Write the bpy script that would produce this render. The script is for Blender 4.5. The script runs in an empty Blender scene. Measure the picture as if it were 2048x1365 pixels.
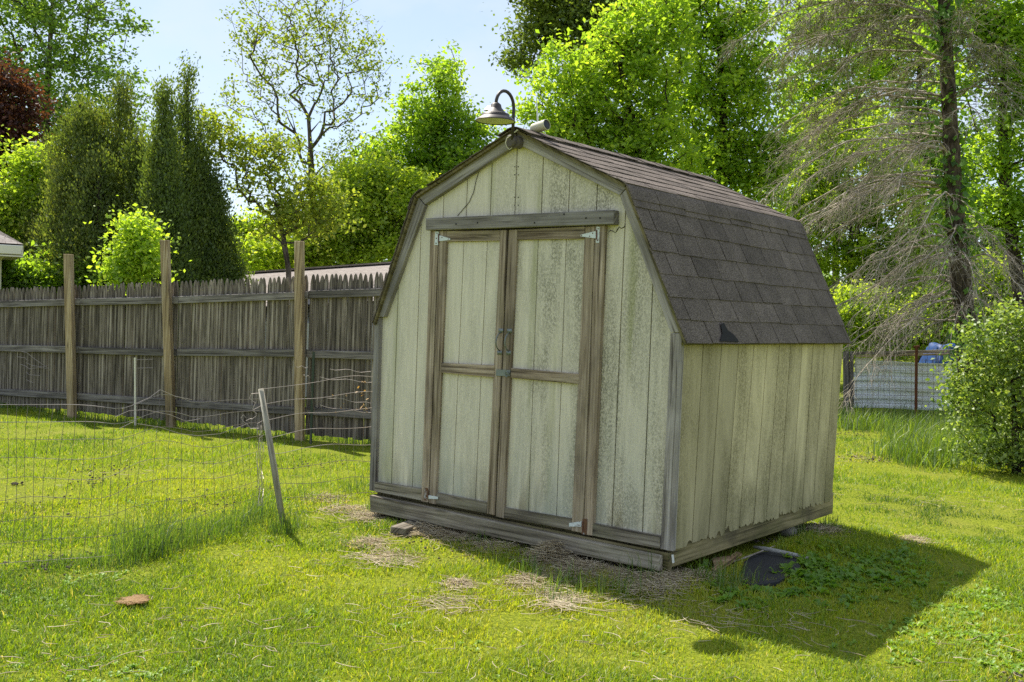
import bpy, bmesh, math, random
import numpy as np
from mathutils import Vector
R = math.radians
rng = np.random.default_rng(7)
random.seed(7)
sc = bpy.context.scene
col = sc.collection

# ------------------------------------------------------------------ camera
F_PX = 2081.87                    # focal length in pixels of a 2048 px wide frame
YAW, PITCH, ROLL = 0.6723, -0.0284, 0.0377
CAM = np.array([4.1192, -5.156, 1.5232])
Z0 = 0.2                          # underside of the shed's trim above the lawn
_cy, _sy = math.cos(YAW), math.sin(YAW)
_cp, _sp = math.cos(PITCH), math.sin(PITCH)
FW = np.array([-_sy*_cp, _cy*_cp, _sp])
_r0 = np.array([_cy, _sy, 0.0]); _u0 = np.cross(_r0, FW)
RT = math.cos(ROLL)*_r0 + math.sin(ROLL)*_u0
UP = -math.sin(ROLL)*_r0 + math.cos(ROLL)*_u0

def ray(px, py):
    return FW + RT*((px-1024)/F_PX) - UP*((py-682.5)/F_PX)
def at(px, py, depth):
    return CAM + ray(px, py)*depth
def onY(px, py, Y):
    d = ray(px, py); return CAM + d*((Y-CAM[1])/d[1])
def onX(px, py, X):
    d = ray(px, py); return CAM + d*((X-CAM[0])/d[0])
def onZ(px, py, Z=0.0):
    d = ray(px, py); return CAM + d*((Z-CAM[2])/d[2])

cam_data = bpy.data.cameras.new("camera")
cam = bpy.data.objects.new("camera", cam_data)
col.objects.link(cam)
from mathutils import Matrix
cam.matrix_world = Matrix(((RT[0], UP[0], -FW[0], CAM[0]), (RT[1], UP[1], -FW[1], CAM[1]),
                           (RT[2], UP[2], -FW[2], CAM[2]), (0, 0, 0, 1)))
cam_data.sensor_width = 36
cam_data.lens = 36*F_PX/2048
cam_data.clip_end = 2000
sc.camera = cam

# ------------------------------------------------------------------ light
SUN_EL, SUN_AZ = R(54.5), R(-14.0)      # elevation; heading the light travels in
SD = Vector((math.cos(SUN_EL)*math.cos(SUN_AZ), math.cos(SUN_EL)*math.sin(SUN_AZ), -math.sin(SUN_EL)))
sl = bpy.data.lights.new("sun", 'SUN'); sl.energy = 5.0; sl.angle = R(0.55); sl.color = (1.0, 0.95, 0.84)
so = bpy.data.objects.new("sun", sl); col.objects.link(so)
so.rotation_euler = SD.to_track_quat('-Z', 'Y').to_euler(); so.location = (-8, 4, 12)

w = bpy.data.worlds.new("World"); sc.world = w; w.use_nodes = True
nt = w.node_tree; nt.nodes.clear()
wo = nt.nodes.new('ShaderNodeOutputWorld'); bg = nt.nodes.new('ShaderNodeBackground')
sky = nt.nodes.new('ShaderNodeTexSky'); sky.sky_type = 'NISHITA'; sky.sun_disc = False
sky.sun_elevation = SUN_EL; sky.sun_rotation = math.atan2(-SD.x, -SD.y)
sky.air_density = 0.9; sky.dust_density = 0.3; sky.ozone_density = 1.0
# thin cirrus: streaky noise that whitens the sky a little
tc = nt.nodes.new('ShaderNodeTexCoord')
mp = nt.nodes.new('ShaderNodeMapping'); mp.inputs['Scale'].default_value = (2.2, 5.5, 9.0); mp.inputs['Rotation'].default_value = (0.3, 0.2, 0.5)
nz = nt.nodes.new('ShaderNodeTexNoise'); nz.inputs['Scale'].default_value = 1.3; nz.inputs['Detail'].default_value = 7; nz.inputs['Roughness'].default_value = 0.55
rp = nt.nodes.new('ShaderNodeValToRGB'); rp.color_ramp.elements[0].position = 0.42; rp.color_ramp.elements[1].position = 0.75
rp.color_ramp.elements[0].color = (0.45, 0.45, 0.45, 1); rp.color_ramp.elements[1].color = (0.95, 0.95, 0.95, 1)
mxw = nt.nodes.new('ShaderNodeMixRGB'); mxw.inputs[2].default_value = (4.7, 5.25, 6.05, 1)
nt.links.new(tc.outputs['Generated'], mp.inputs['Vector']); nt.links.new(mp.outputs[0], nz.inputs['Vector'])
nt.links.new(nz.outputs['Fac'], rp.inputs[0]); nt.links.new(rp.outputs[0], mxw.inputs[0])
nt.links.new(sky.outputs[0], mxw.inputs[1]); nt.links.new(mxw.outputs[0], bg.inputs[0])
bg.inputs[1].default_value = 0.105
nt.links.new(bg.outputs[0], wo.inputs[0])
sc.view_settings.view_transform = 'Standard'; sc.view_settings.look = 'None'
sc.view_settings.exposure = 0.76; sc.view_settings.gamma = 1.0
sc.cycles.max_bounces = 10; sc.cycles.diffuse_bounces = 5; sc.cycles.glossy_bounces = 2
sc.cycles.transmission_bounces = 8; sc.cycles.transparent_max_bounces = 4
sc.cycles.use_denoising = False
sc.cycles.sample_clamp_indirect = 6

# ------------------------------------------------------------------ object helpers
def tag(o, label=None, cat=None, group=None, kind=None):
    if label: o['label'] = label
    if cat: o['category'] = cat
    if group: o['group'] = group
    if kind: o['kind'] = kind
    return o

def thing(name, label, cat, loc=(0, 0, 0), group=None):
    o = bpy.data.objects.new(name, None); col.objects.link(o)
    o.location = [float(c) for c in loc]; o.empty_display_size = 0.1
    return tag(o, label, cat, group)

_off = {}
def place(o, parent):
    """children are modelled in world coordinates: undo the offset of the things above"""
    if parent is not None:
        base = _off.get(parent.name)
        if base is None:
            base = Vector(parent.location)
        o.parent = parent
        o.location = -base
        _off[o.name] = Vector((0, 0, 0))
    else:
        _off[o.name] = Vector((0, 0, 0))

class MB:
    """collects shapes with uv and a per-face tone, then links them as one mesh object"""
    def __init__(s):
        s.v = []; s.f = []; s.uv = []; s.t = []
    def face(s, pts, uv, tone=0.5):
        b = len(s.v); s.v += [tuple(map(float, p)) for p in pts]
        s.f.append(tuple(range(b, b+len(pts)))); s.uv += uv; s.t.append(tone)
    def prism(s, pts, ext, grain, tone=0.5, off=None):
        """pts: planar outline (world), ext: vector to the other face, grain: direction of the grain"""
        pts = [Vector([float(c) for c in p]) for p in pts]; ext = Vector([float(c) for c in ext])
        L = Vector([float(c) for c in grain]).normalized(); N = ext.normalized()
        P = N.cross(L)
        if P.length < .3: P = Vector((.8, .6, 0)).cross(L)
        P.normalize(); N = L.cross(P)
        ou, ov = off if off else (random.uniform(0, 50), random.uniform(0, 50))
        b = len(s.v); n = len(pts); q = [p+ext for p in pts]
        s.v += [tuple(p) for p in pts] + [tuple(p) for p in q]
        vv = pts+q
        def uv(i): p = vv[i]; return (p.dot(L)+ou, p.dot(P)+p.dot(N)+ov)
        a = Vector((0, 0, 0))
        for i in range(1, n-1): a += (pts[i]-pts[0]).cross(pts[i+1]-pts[0])
        flip = a.dot(ext) > 0
        fs = []
        front = list(range(n)); back = list(range(n, 2*n))
        fs.append(front[::-1] if flip else front); fs.append(back if flip else back[::-1])
        for i in range(n):
            j = (i+1) % n
            qd = [i, j, n+j, n+i]
            fs.append(qd if flip else qd[::-1])
        for f in fs:
            s.f.append(tuple(b+k for k in f)); s.uv += [uv(k) for k in f]; s.t.append(tone)
    def box(s, lo, hi, grain=(1, 0, 0), tone=0.5):
        x0, y0, z0 = lo; x1, y1, z1 = hi
        s.prism([(x0, y0, z0), (x1, y0, z0), (x1, y0, z1), (x0, y0, z1)], (0, y1-y0, 0), grain, tone)
    def beam(s, a, b, wd, ht, tone=0.5, up=(0, 0, 1)):
        a = Vector([float(c) for c in a]); b = Vector([float(c) for c in b]); d = (b-a)
        u = Vector(up); sd = d.cross(u).normalized()*wd/2; u2 = sd.cross(d).normalized()*ht/2
        s.prism([a-sd-u2, a+sd-u2, a+sd+u2, a-sd+u2], d, d, tone)
    def tube(s, pts, r, n=8, tone=0.5, cap=True):
        pts = [Vector([float(c) for c in p]) for p in pts]
        if not hasattr(r, '__len__'): r = [r]*len(pts)
        b = len(s.v); m = len(pts)
        prevx = None
        acc = 0; us = []
        for i, p in enumerate(pts):
            d = (pts[min(i+1, m-1)]-pts[max(i-1, 0)]).normalized()
            if prevx is None:
                h = Vector((0, 0, 1)) if abs(d.z) < .9 else Vector((1, 0, 0))
                x = d.cross(h).normalized()
            else:
                x = (prevx - d*prevx.dot(d)).normalized()
            prevx = x; y = d.cross(x)
            if i: acc += (p-pts[i-1]).length
            us.append(acc)
            for k in range(n):
                a = 2*math.pi*k/n
                s.v.append(tuple(p+(x*math.cos(a)+y*math.sin(a))*r[i]))
        for i in range(m-1):
            for k in range(n):
                k2 = (k+1) % n
                s.f.append((b+i*n+k, b+i*n+k2, b+(i+1)*n+k2, b+(i+1)*n+k))
                rr = max(r[i], .004)
                s.uv += [(us[i], k/n*6*rr), (us[i], (k+1)/n*6*rr), (us[i+1], (k+1)/n*6*rr), (us[i+1], k/n*6*rr)]; s.t.append(tone)
        if cap:
            for (i, rev) in ((0, True), (m-1, False)):
                f = [b+i*n+k for k in range(n)]
                if rev: f = f[::-1]
                s.f.append(tuple(f)); s.uv += [(0, 0)]*n; s.t.append(tone)
    def lathe(s, c, prof, n=24, ax=(0, 0, 1), tone=0.5):
        """prof: list of (radius, height) along axis ax from c"""
        c = Vector([float(k) for k in c]); A = Vector(ax).normalized()
        h = Vector((1, 0, 0)) if abs(A.x) < .9 else Vector((0, 1, 0))
        x = A.cross(h).normalized(); y = A.cross(x)
        b = len(s.v); m = len(prof)
        for (r, z) in prof:
            for k in range(n):
                a = 2*math.pi*k/n
                s.v.append(tuple(c+A*z+(x*math.cos(a)+y*math.sin(a))*r))
        for i in range(m-1):
            for k in range(n):
                k2 = (k+1) % n
                s.f.append((b+i*n+k, b+i*n+k2, b+(i+1)*n+k2, b+(i+1)*n+k))
                s.uv += [(0, 0)]*4; s.t.append(tone)
    def build(s, name, mat, parent=None, bevel=0, smooth=False):
        me = bpy.data.meshes.new(name)
        me.from_pydata(s.v, [], s.f)
        ul = me.uv_layers.new(name="UVMap")
        ul.data.foreach_set("uv", np.array(s.uv, dtype=np.float32).ravel())
        at_ = me.attributes.new("tone", 'FLOAT', 'FACE')
        at_.data.foreach_set("value", np.array(s.t, dtype=np.float32))
        if smooth: me.polygons.foreach_set("use_smooth", [True]*len(me.polygons))
        if mat is not None: me.materials.append(mat)
        if bevel:
            bm = bmesh.new(); bm.from_mesh(me)
            ed = [e for e in bm.edges if len(e.link_faces) == 2 and e.calc_face_angle(0) > 0.6]
            bmesh.ops.bevel(bm, geom=ed, offset=bevel, segments=1, affect='EDGES')
            bm.to_mesh(me); bm.free()
        o = bpy.data.objects.new(name, me); col.objects.link(o); place(o, parent)
        return o

def np_obj(name, V, Fq, mat, parent=None, tone=None, smooth=False):
    """big meshes straight from arrays; Fq is (M,k) vertex indices"""
    V = np.asarray(V, np.float32).reshape(-1, 3); Fq = np.asarray(Fq, np.int32)
    me = bpy.data.meshes.new(name)
    M, k = Fq.shape
    me.vertices.add(len(V)); me.vertices.foreach_set("co", V.ravel())
    me.loops.add(M*k); me.loops.foreach_set("vertex_index", Fq.ravel())
    me.polygons.add(M); me.polygons.foreach_set("loop_start", np.arange(0, M*k, k, dtype=np.int32))
    if smooth: me.polygons.foreach_set("use_smooth", np.ones(M, bool))
    me.update(calc_edges=True)
    if tone is not None:
        a = me.attributes.new("tone", 'FLOAT', 'FACE'); a.data.foreach_set("value", np.asarray(tone, np.float32))
    me.materials.append(mat)
    o = bpy.data.objects.new(name, me); col.objects.link(o); place(o, parent)
    return o

# smooth random fields over the ground (sums of plane waves)
_wv = [(rng.normal(size=2), rng.uniform(0, 6.28)) for _ in range(60)]
def field(x, y, scale, k0=0, n=10):
    s = 0
    for i in range(n):
        d, ph = _wv[(k0+i) % 60]
        s = s+np.sin((x*d[0]+y*d[1])/scale+ph)
    return s/math.sqrt(n/2)
# ------------------------------------------------------------------ materials
class NT:
    def __init__(s, name):
        s.m = bpy.data.materials.new(name); s.m.use_nodes = True
        s.t = s.m.node_tree; s.t.nodes.clear()
        s.out = s.n('ShaderNodeOutputMaterial')
    def n(s, typ, **kw):
        nd = s.t.nodes.new(typ)
        for k, v in kw.items(): setattr(nd, k, v)
        return nd
    def l(s, a, b): s.t.links.new(a, b)
    def val(s, sock, v):
        if hasattr(v, 'node'): s.l(v, sock)
        else: sock.default_value = v
    def math(s, op, a, b=0.0, clamp=False):
        m = s.n('ShaderNodeMath', operation=op, use_clamp=clamp); s.val(m.inputs[0], a); s.val(m.inputs[1], b); return m.outputs[0]
    def mix(s, fac, a, b, bt='MIX'):
        m = s.n('ShaderNodeMixRGB', blend_type=bt); s.val(m.inputs[0], fac)
        for i, c in ((1, a), (2, b)):
            if hasattr(c, 'node'): s.l(c, m.inputs[i])
            else: m.inputs[i].default_value = (*c, 1) if len(c) == 3 else c
        return m.outputs[0]
    def ramp(s, fac, stops):
        r = s.n('ShaderNodeValToRGB'); e = r.color_ramp.elements
        while len(e) < len(stops): e.new(0.5)
        for k, (p, c) in enumerate(stops):
            e[k].position = p; e[k].color = (*c, 1) if hasattr(c, '__len__') else (c, c, c, 1)
        s.l(fac, r.inputs[0]); return r.outputs[0]
    def coord(s, kind='Object', scale=(1, 1, 1), loc=(0, 0, 0)):
        if kind == 'UV':
            u = s.n('ShaderNodeUVMap'); o = u.outputs[0]
        else:
            u = s.n('ShaderNodeTexCoord'); o = u.outputs[kind]
        m = s.n('ShaderNodeMapping'); m.inputs['Scale'].default_value = scale; m.inputs['Location'].default_value = loc
        s.l(o, m.inputs['Vector']); return m.outputs[0]
    def noise(s, vec, scale=1, detail=5, rough=.55, dist=0):
        nn = s.n('ShaderNodeTexNoise'); nn.inputs['Scale'].default_value = scale; nn.inputs['Detail'].default_value = detail
        nn.inputs['Roughness'].default_value = rough; nn.inputs['Distortion'].default_value = dist
        s.l(vec, nn.inputs['Vector']); return nn.outputs['Fac']
    def voro(s, vec, scale=1, feat='F1'):
        nn = s.n('ShaderNodeTexVoronoi', feature=feat); nn.inputs['Scale'].default_value = scale
        s.l(vec, nn.inputs['Vector']); return nn
    def attr(s, name='tone'):
        a = s.n('ShaderNodeAttribute', attribute_name=name); return a.outputs['Fac']
    def sep(s, vec):
        x = s.n('ShaderNodeSeparateXYZ'); s.l(vec, x.inputs[0]); return x.outputs
    def bump(s, h, strength=.3, dist=.01):
        b = s.n('ShaderNodeBump'); b.inputs['Strength'].default_value = strength; b.inputs['Distance'].default_value = dist
        s.l(h, b.inputs['Height']); return b.outputs[0]
    def done(s, color, rough=.8, bump=None, metal=0.0, spec=.3):
        p = s.n('ShaderNodeBsdfPrincipled'); s.val(p.inputs['Roughness'], rough); p.inputs['Metallic'].default_value = metal
        p.inputs['Specular IOR Level'].default_value = spec
        if hasattr(color, 'node'): s.l(color, p.inputs['Base Color'])
        else: p.inputs['Base Color'].default_value = (*color, 1)
        if bump is not None: s.l(bump, p.inputs['Normal'])
        s.l(p.outputs[0], s.out.inputs[0]); return s.m

def wood(name, dark, mid, light, knots=True, green=0.0, stain=0.0, gs=1.0):
    t = NT(name)
    rnd = t.n('ShaderNodeObjectInfo').outputs['Random']
    fine = t.noise(t.coord('UV', (1.6*gs, 55*gs, 1)), 1, 7, .62, .6)
    mid_ = t.noise(t.coord('UV', (.9, 14, 1)), 1, 5, .6, 1.2)
    broad = t.noise(t.coord('UV', (1.1, 3.5, 1)), 1, 4, .5)
    f = t.math('ADD', t.math('MULTIPLY', fine, .6), t.math('MULTIPLY', mid_, .4))
    c = t.ramp(f, [(.39, dark), (.5, mid), (.61, light)])
    tn = t.math('ADD', t.math('MULTIPLY', broad, .9), t.math('MULTIPLY', rnd, .3))
    c = t.mix(1.0, c, t.ramp(tn, [(.4, .6), (.6, 1.0), (.8, 1.2)]), 'MULTIPLY')
    tone = t.attr()
    c = t.mix(1.0, c, t.ramp(tone, [(0, .45), (.5, 1.0), (1, 1.5)]), 'MULTIPLY')
    if green:
        g = t.noise(t.coord('UV', (2.0, 5, 1), (3, 9, 0)), 1, 4, .55)
        c = t.mix(t.math('MULTIPLY', t.ramp(g, [(.5, 0.0), (.7, 1.0)]), green), c, (.10, .115, .035))
    if stain:
        g = t.noise(t.coord('UV', (2.5, 4, 1), (13, 2, 0)), 1, 5, .6)
        c = t.mix(t.math('MULTIPLY', t.ramp(g, [(.5, 0.0), (.66, 1.0)]), stain), c, (.035, .03, .027))
    h = fine
    if knots:
        v = t.voro(t.coord('UV', (1.7, 7.5, 1)), 1)
        k = t.ramp(v.outputs['Distance'], [(.045, 1.0), (.10, 0.0)])
        ring = t.ramp(v.outputs['Distance'], [(.06, .55), (.22, 0.0)])
        c = t.mix(ring, c, [x*.55 for x in mid])
        c = t.mix(t.math('MULTIPLY', k, .9), c, (.03, .023, .018))
    ck = t.ramp(fine, [(.35, 1.0), (.41, 0.0)])
    c = t.mix(t.math('MULTIPLY', ck, .55), c, (.03, .026, .022))
    return t.done(c, .85, t.bump(h, .5, .004), spec=.2)

W_GREY = wood("weathered_grey_wood", (.14, .12, .107), (.295, .265, .245), (.42, .385, .365), stain=.35)
W_BROWN = wood("weathered_brown_wood", (.12, .085, .056), (.29, .225, .165), (.44, .36, .28), stain=.35, green=.2)
W_SILL = wood("sill_wood", (.10, .083, .06), (.235, .2, .155), (.36, .32, .265), green=.3, stain=.3)
W_RIM = wood("rim_wood", (.085, .07, .03), (.19, .155, .075), (.28, .23, .125), green=.45, stain=.5)
W_FENCE = wood("fence_wood", (.075, .062, .05), (.19, .16, .132), (.34, .295, .25), knots=False, stain=.5, gs=.8)
W_RAIL = wood("rail_wood", (.075, .066, .062), (.18, .16, .15), (.30, .275, .26), stain=.35)
W_POST = wood("post_wood", (.20, .14, .075), (.36, .27, .16), (.5, .41, .28), stain=.15, gs=.7)
W_PALE = wood("bleached_stake_wood", (.26, .22, .16), (.5, .46, .38), (.66, .62, .54), stain=.15)
W_FRESH = wood("split_board_wood", (.16, .09, .04), (.30, .19, .1), (.42, .3, .18))

def siding(name, side=False):
    t = NT(name)
    o = t.coord('Object'); X, Y, Z = t.sep(o)
    tone = t.attr()
    base = (.74, .67, .54) if not side else (.70, .60, .37)
    c = t.mix(t.noise(t.coord('Object', (1, 1, .6)), 2.2, 4), [b*.9 for b in base], [b*1.08 for b in base])
    # vertical fibre texture of the pressed board
    fib = t.noise(t.coord('Object', (70, 70, 5)), 1, 4, .6)
    c = t.mix(.30, c, t.ramp(fib, [(.3, .55), (.7, 1.25)]), 'MULTIPLY')
    # mildew: fine speckle gathered in vertical runs
    sp = t.noise(t.coord('Object', (1, 1, .6)), 120, 6, .78)
    run = t.noise(t.coord('Object', (5.5, 5.5, .75) if not side else (3.1, 3.1, .9), (3, 1, 7)), 1, 6, .62, .5)
    if side:
        along = t.noise(t.coord('Object', (1, 2.4, .8), (4, 2, 1)), 1, 4, .5)
        w_ = t.math('ADD', t.math('MULTIPLY', run, .7), t.math('MULTIPLY', along, .35))
        m = t.ramp(w_, [(.44, .08), (.62, 1.0)])
        m = t.math('MULTIPLY', m, t.ramp(sp, [(.40, .3), (.56, 1.0)]))
        c = t.mix(1.0, c, t.ramp(tone, [(0, .45), (.5, 1.0), (1, 1.35)]), 'MULTIPLY')
        c = t.mix(t.math('MULTIPLY', m, .75), c, (.12, .098, .04))
        low = t.ramp(Z, [(.20, .8), (.62, 0.0)])
        c = t.mix(t.math('MULTIPLY', low, t.ramp(run, [(.3, 0.0), (.6, .75)])), c, (.13, .125, .05))
    else:
        right = t.ramp(t.math('MULTIPLY', t.math('ADD', X, 1.25), .4), [(.2, .2), (.46, .38), (.62, .95), (.78, 1.0), (.92, .9)])
        w_ = t.math('MULTIPLY', t.ramp(run, [(.40, .12), (.58, 1.0)]), right)
        m = t.math('MULTIPLY', w_, t.ramp(sp, [(.43, .1), (.56, 1.0)]))
        c = t.mix(t.math('MULTIPLY', m, .78), c, (.14, .13, .085))
        low = t.math('MULTIPLY', t.ramp(Z, [(.22, .8), (.55, .0)]), t.ramp(t.noise(t.coord('Object', (14, 14, 2)), 1, 5, .7), [(.4, 0.0), (.6, 1.0)]))
        c = t.mix(low, c, (.2, .17, .10))
        tiny = t.math('MULTIPLY', t.ramp(t.noise(t.coord('Object', (1, 1, .8)), 160, 3, .7), [(.60, 0.0), (.68, 1.0)]), t.ramp(X, [(0.0, .3), (1.0, .8)]))
        c = t.mix(t.math('MULTIPLY', tiny, .6), c, (.08, .085, .05))
        # green algae runs
        ga = t.noise(t.coord('Object', (9, 9, .5), (9, 3, 2)), 1, 4, .5)
        c = t.mix(t.math('MULTIPLY', t.ramp(ga, [(.56, 0.0), (.72, 1.0)]), .5), c, (.26, .27, .07))
        c = t.mix(1.0, c, t.ramp(tone, [(0, .45), (.5, 1.0), (1, 1.3)]), 'MULTIPLY')
        # bare bluish weathered patches low on the wall
        bare = t.math('MULTIPLY', t.ramp(Z, [(.25, 1.0), (.95, .15)]), t.ramp(t.noise(t.coord('Object', (3, 3, .9)), 1.6, 4), [(.40, 0.0), (.62, 1.0)]))
        c = t.mix(t.math('MULTIPLY', bare, .55), c, (.40, .42, .38))
    return t.done(c, .75, t.bump(t.math('ADD', fib, t.math('MULTIPLY', sp, .4)), .35, .004), spec=.25)
SIDING = siding("pale_green_siding"); SIDING_R = siding("mildewed_siding", True)

def shingle_mat():
    t = NT("asphalt_shingle")
    gr = t.noise(t.coord('Object'), 170, 3, .7)
    bl = t.noise(t.coord('Object', (1, 1, 1), (5, 5, 5)), 5, 4, .6)
    c = t.ramp(gr, [(.36, (.038, .030, .024)), (.5, (.128, .103, .088)), (.64, (.26, .215, .185))])
    c = t.mix(1.0, c, t.ramp(t.attr(), [(0, .55), (.5, 1.0), (1, 1.45)]), 'MULTIPLY')
    c = t.mix(1.0, c, t.ramp(bl, [(.3, .75), (.7, 1.15)]), 'MULTIPLY')
    return t.done(c, .92, t.bump(gr, .6, .004), spec=.15)
SHINGLE = shingle_mat()

def plain(name, c, rough=.6, metal=0, var=.25, sc_=12, spec=.4):
    t = NT(name)
    n_ = t.noise(t.coord('Object'), sc_, 5, .6)
    cc = t.mix(n_, [x*(1-var) for x in c], [x*(1+var) for x in c])
    return t.done(cc, rough, None, metal, spec)
PLATE = plain("dull_bronze_plate", (.12, .10, .092), .7, 0, .3, 20)
TAR = plain("torn_felt", (.012, .011, .011), .9)
DARK = plain("dark_cavity", (.01, .009, .008), .95)
LAMP_METAL = plain("bronze_lamp_metal", (.05, .04, .038), .5, .2, .3, 20)
LAMP_IN = plain("lamp_inside_enamel", (.62, .62, .5), .5)
BEIGE = plain("beige_plastic", (.55, .52, .38), .5, 0, .1)
BLACKP = plain("black_lens", (.012, .012, .014), .25)
WHITEP = plain("white_plastic", (.7, .7, .68), .5, 0, .08)
SOLAR = plain("solar_cell", (.22, .2, .19), .2)
CABLE = plain("cable_rubber", (.09, .075, .06), .6)
WIRE = plain("rusty_wire", (.17, .14, .12), .6, .3, .5, 30)
WIRE_L = plain("sunlit_wire", (.36, .31, .29), .5, .4, .35, 25)  # paler copy of the mesh wire, its sunlit look put into the colour
RUST = plain("rusted_steel", (.13, .045, .018), .85, 0, .5, 18)
WIRE_H = plain("overhead_wire", (.05, .05, .055), .6)
GREENM = plain("green_steel", (.03, .045, .03), .6)
BLUE = plain("blue_tarpaulin", (.015, .055, .2), .55, 0, .3, 6)
RUBBER = plain("black_rubber_mat", (.022, .022, .025), .75, 0, .4, 10)
STONE = plain("fieldstone", (.2, .18, .15), .9, 0, .5, 14)
WHITEPAINT = plain("white_painted_trim", (.72, .68, .58), .6, 0, .06, 3)
HOUSEWALL = plain("house_wall_paint", (.6, .58, .5), .8, 0, .08, 3)
BARKSTICK = plain("lichen_stick", (.33, .32, .3), .9, 0, .6, 40)

def hinge_mat():
    t = NT("zinc_hinge_rusting")
    n_ = t.noise(t.coord('Object'), 38, 4, .6)
    tone = t.attr()
    f = t.math('ADD', t.math('MULTIPLY', n_, .5), t.math('SUBTRACT', .75, tone))
    k = t.ramp(f, [(.42, 0.0), (.56, 1.0)])
    c = t.mix(k, (.62, .66, .68), (.12, .05, .028))
    return t.done(c, .45, None, 0.0, .5)
HINGE = hinge_mat()
ZINC = plain("zinc_plate", (.2, .22, .215), .5, .5, .25, 30)

def neigh_roof():
    t = NT("neighbour_roof_shingle")
    n_ = t.noise(t.coord('Object'), 25, 4, .6)
    br = t.n('ShaderNodeTexBrick'); br.inputs['Scale'].default_value = 3
    t.l(t.coord('UV', (1.1, 1.1, 1)), br.inputs['Vector'])
    br.inputs['Color1'].default_value = (.30, .265, .245, 1); br.inputs['Color2'].default_value = (.25, .215, .20, 1); br.inputs['Mortar'].default_value = (.13, .10, .095, 1)
    br.inputs['Mortar Size'].default_value = .012
    c = t.mix(1.0, br.outputs[0], t.ramp(n_, [(.3, .8), (.7, 1.15)]), 'MULTIPLY')
    return t.done(c, .9, spec=.2)
NROOF = neigh_roof()

def corrug():
    t = NT("white_corrugated_metal")
    n_ = t.noise(t.coord('Object', (1, 1, 2)), 2.0, 5, .6)
    c = t.mix(t.ramp(n_, [(.45, 0.0), (.75, .55)]), (.84, .86, .9), (.55, .47, .33))
    d = t.noise(t.coord('Object', (1, 1, 6)), 6, 5, .7)
    c = t.mix(t.ramp(d, [(.58, 0.0), (.7, .6)]), c, (.22, .14, .08))
    return t.done(c, .5, None, 0, .4)
CORR = corrug()

def leafmat(name, stops, trans=.5, gloss=.025, rough=.55):
    t = NT(name)
    c = t.ramp(t.attr(), stops)
    d = t.n('ShaderNodeBsdfDiffuse'); t.l(c, d.inputs[0])
    tr = t.n('ShaderNodeBsdfTranslucent')
    tint = t.mix(1.0, c, (1.6, 1.58, .72), 'MULTIPLY'); t.l(tint, tr.inputs[0])
    m = t.n('ShaderNodeMixShader'); m.inputs[0].default_value = trans
    t.l(d.outputs[0], m.inputs[1]); t.l(tr.outputs[0], m.inputs[2])
    g = t.n('ShaderNodeBsdfGlossy'); g.inputs['Roughness'].default_value = rough; g.inputs[0].default_value = (1, 1, 1, 1)
    m2 = t.n('ShaderNodeMixShader'); m2.inputs[0].default_value = gloss
    t.l(m.outputs[0], m2.inputs[1]); t.l(g.outputs[0], m2.inputs[2]); t.l(m2.outputs[0], t.out.inputs[0])
    return t.m
L_MAPLE = leafmat("maple_leaf", [(0, (.12, .21, .02)), (.5, (.245, .38, .036)), (1, (.42, .52, .06))], .63)
L_BRIGHT = leafmat("young_leaf", [(0, (.15, .24, .022)), (.5, (.30, .41, .038)), (1, (.48, .54, .068))], .63)
L_FAR = leafmat("poplar_leaf", [(0, (.08, .15, .03)), (.5, (.17, .28, .05)), (1, (.3, .40, .075))], .5)
L_RED = leafmat("copper_leaf", [(0, (.03, .010, .010)), (.5, (.085, .028, .02)), (1, (.20, .08, .045))], .4)
L_ARB = leafmat("cedar_spray", [(0, (.045, .08, .018)), (.5, (.115, .17, .034)), (1, (.23, .28, .05))], .45)
L_ARBB = leafmat("bronzed_cedar_spray", [(0, (.055, .088, .02)), (.5, (.13, .18, .034)), (1, (.25, .265, .05))], .45)
L_SPRING = leafmat("opening_leaf", [(0, (.11, .17, .02)), (.5, (.22, .29, .032)), (1, (.37, .40, .06))], .5)
L_SHRUB = leafmat("shrub_leaf", [(0, (.08, .13, .026)), (.5, (.18, .27, .05)), (1, (.33, .41, .09))], .45, .04, .5)
L_IVY = leafmat("ivy_leaf", [(0, (.05, .12, .016)), (.5, (.12, .24, .03)), (1, (.2, .34, .045))], .5)
L_NEEDLE = leafmat("spruce_needle", [(0, (.05, .065, .022)), (.5, (.10, .12, .04)), (1, (.17, .18, .065))], .3)
L_DEAD = leafmat("dead_leaf", [(0, (.25, .14, .06)), (1, (.5, .33, .16))], .4)
G_LAWN = leafmat("lawn_blade", [(0, (.06, .12, .008)), (.35, (.165, .26, .010)), (.7, (.32, .375, .016)), (.88, (.45, .41, .06)), (1, (.56, .46, .18))], .5, .03)
G_TALL = leafmat("tall_grass_blade", [(0, (.05, .10, .014)), (.5, (.105, .185, .02)), (1, (.23, .29, .035))], .5, .05)
G_WEED = leafmat("weed_leaf", [(0, (.08, .17, .02)), (.5, (.16, .30, .03)), (1, (.28, .40, .05))], .45, .03, .5)
G_STRAW = leafmat("dry_straw", [(0, (.26, .2, .12)), (.5, (.50, .41, .27)), (1, (.70, .62, .46))], .25, .04)

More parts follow.
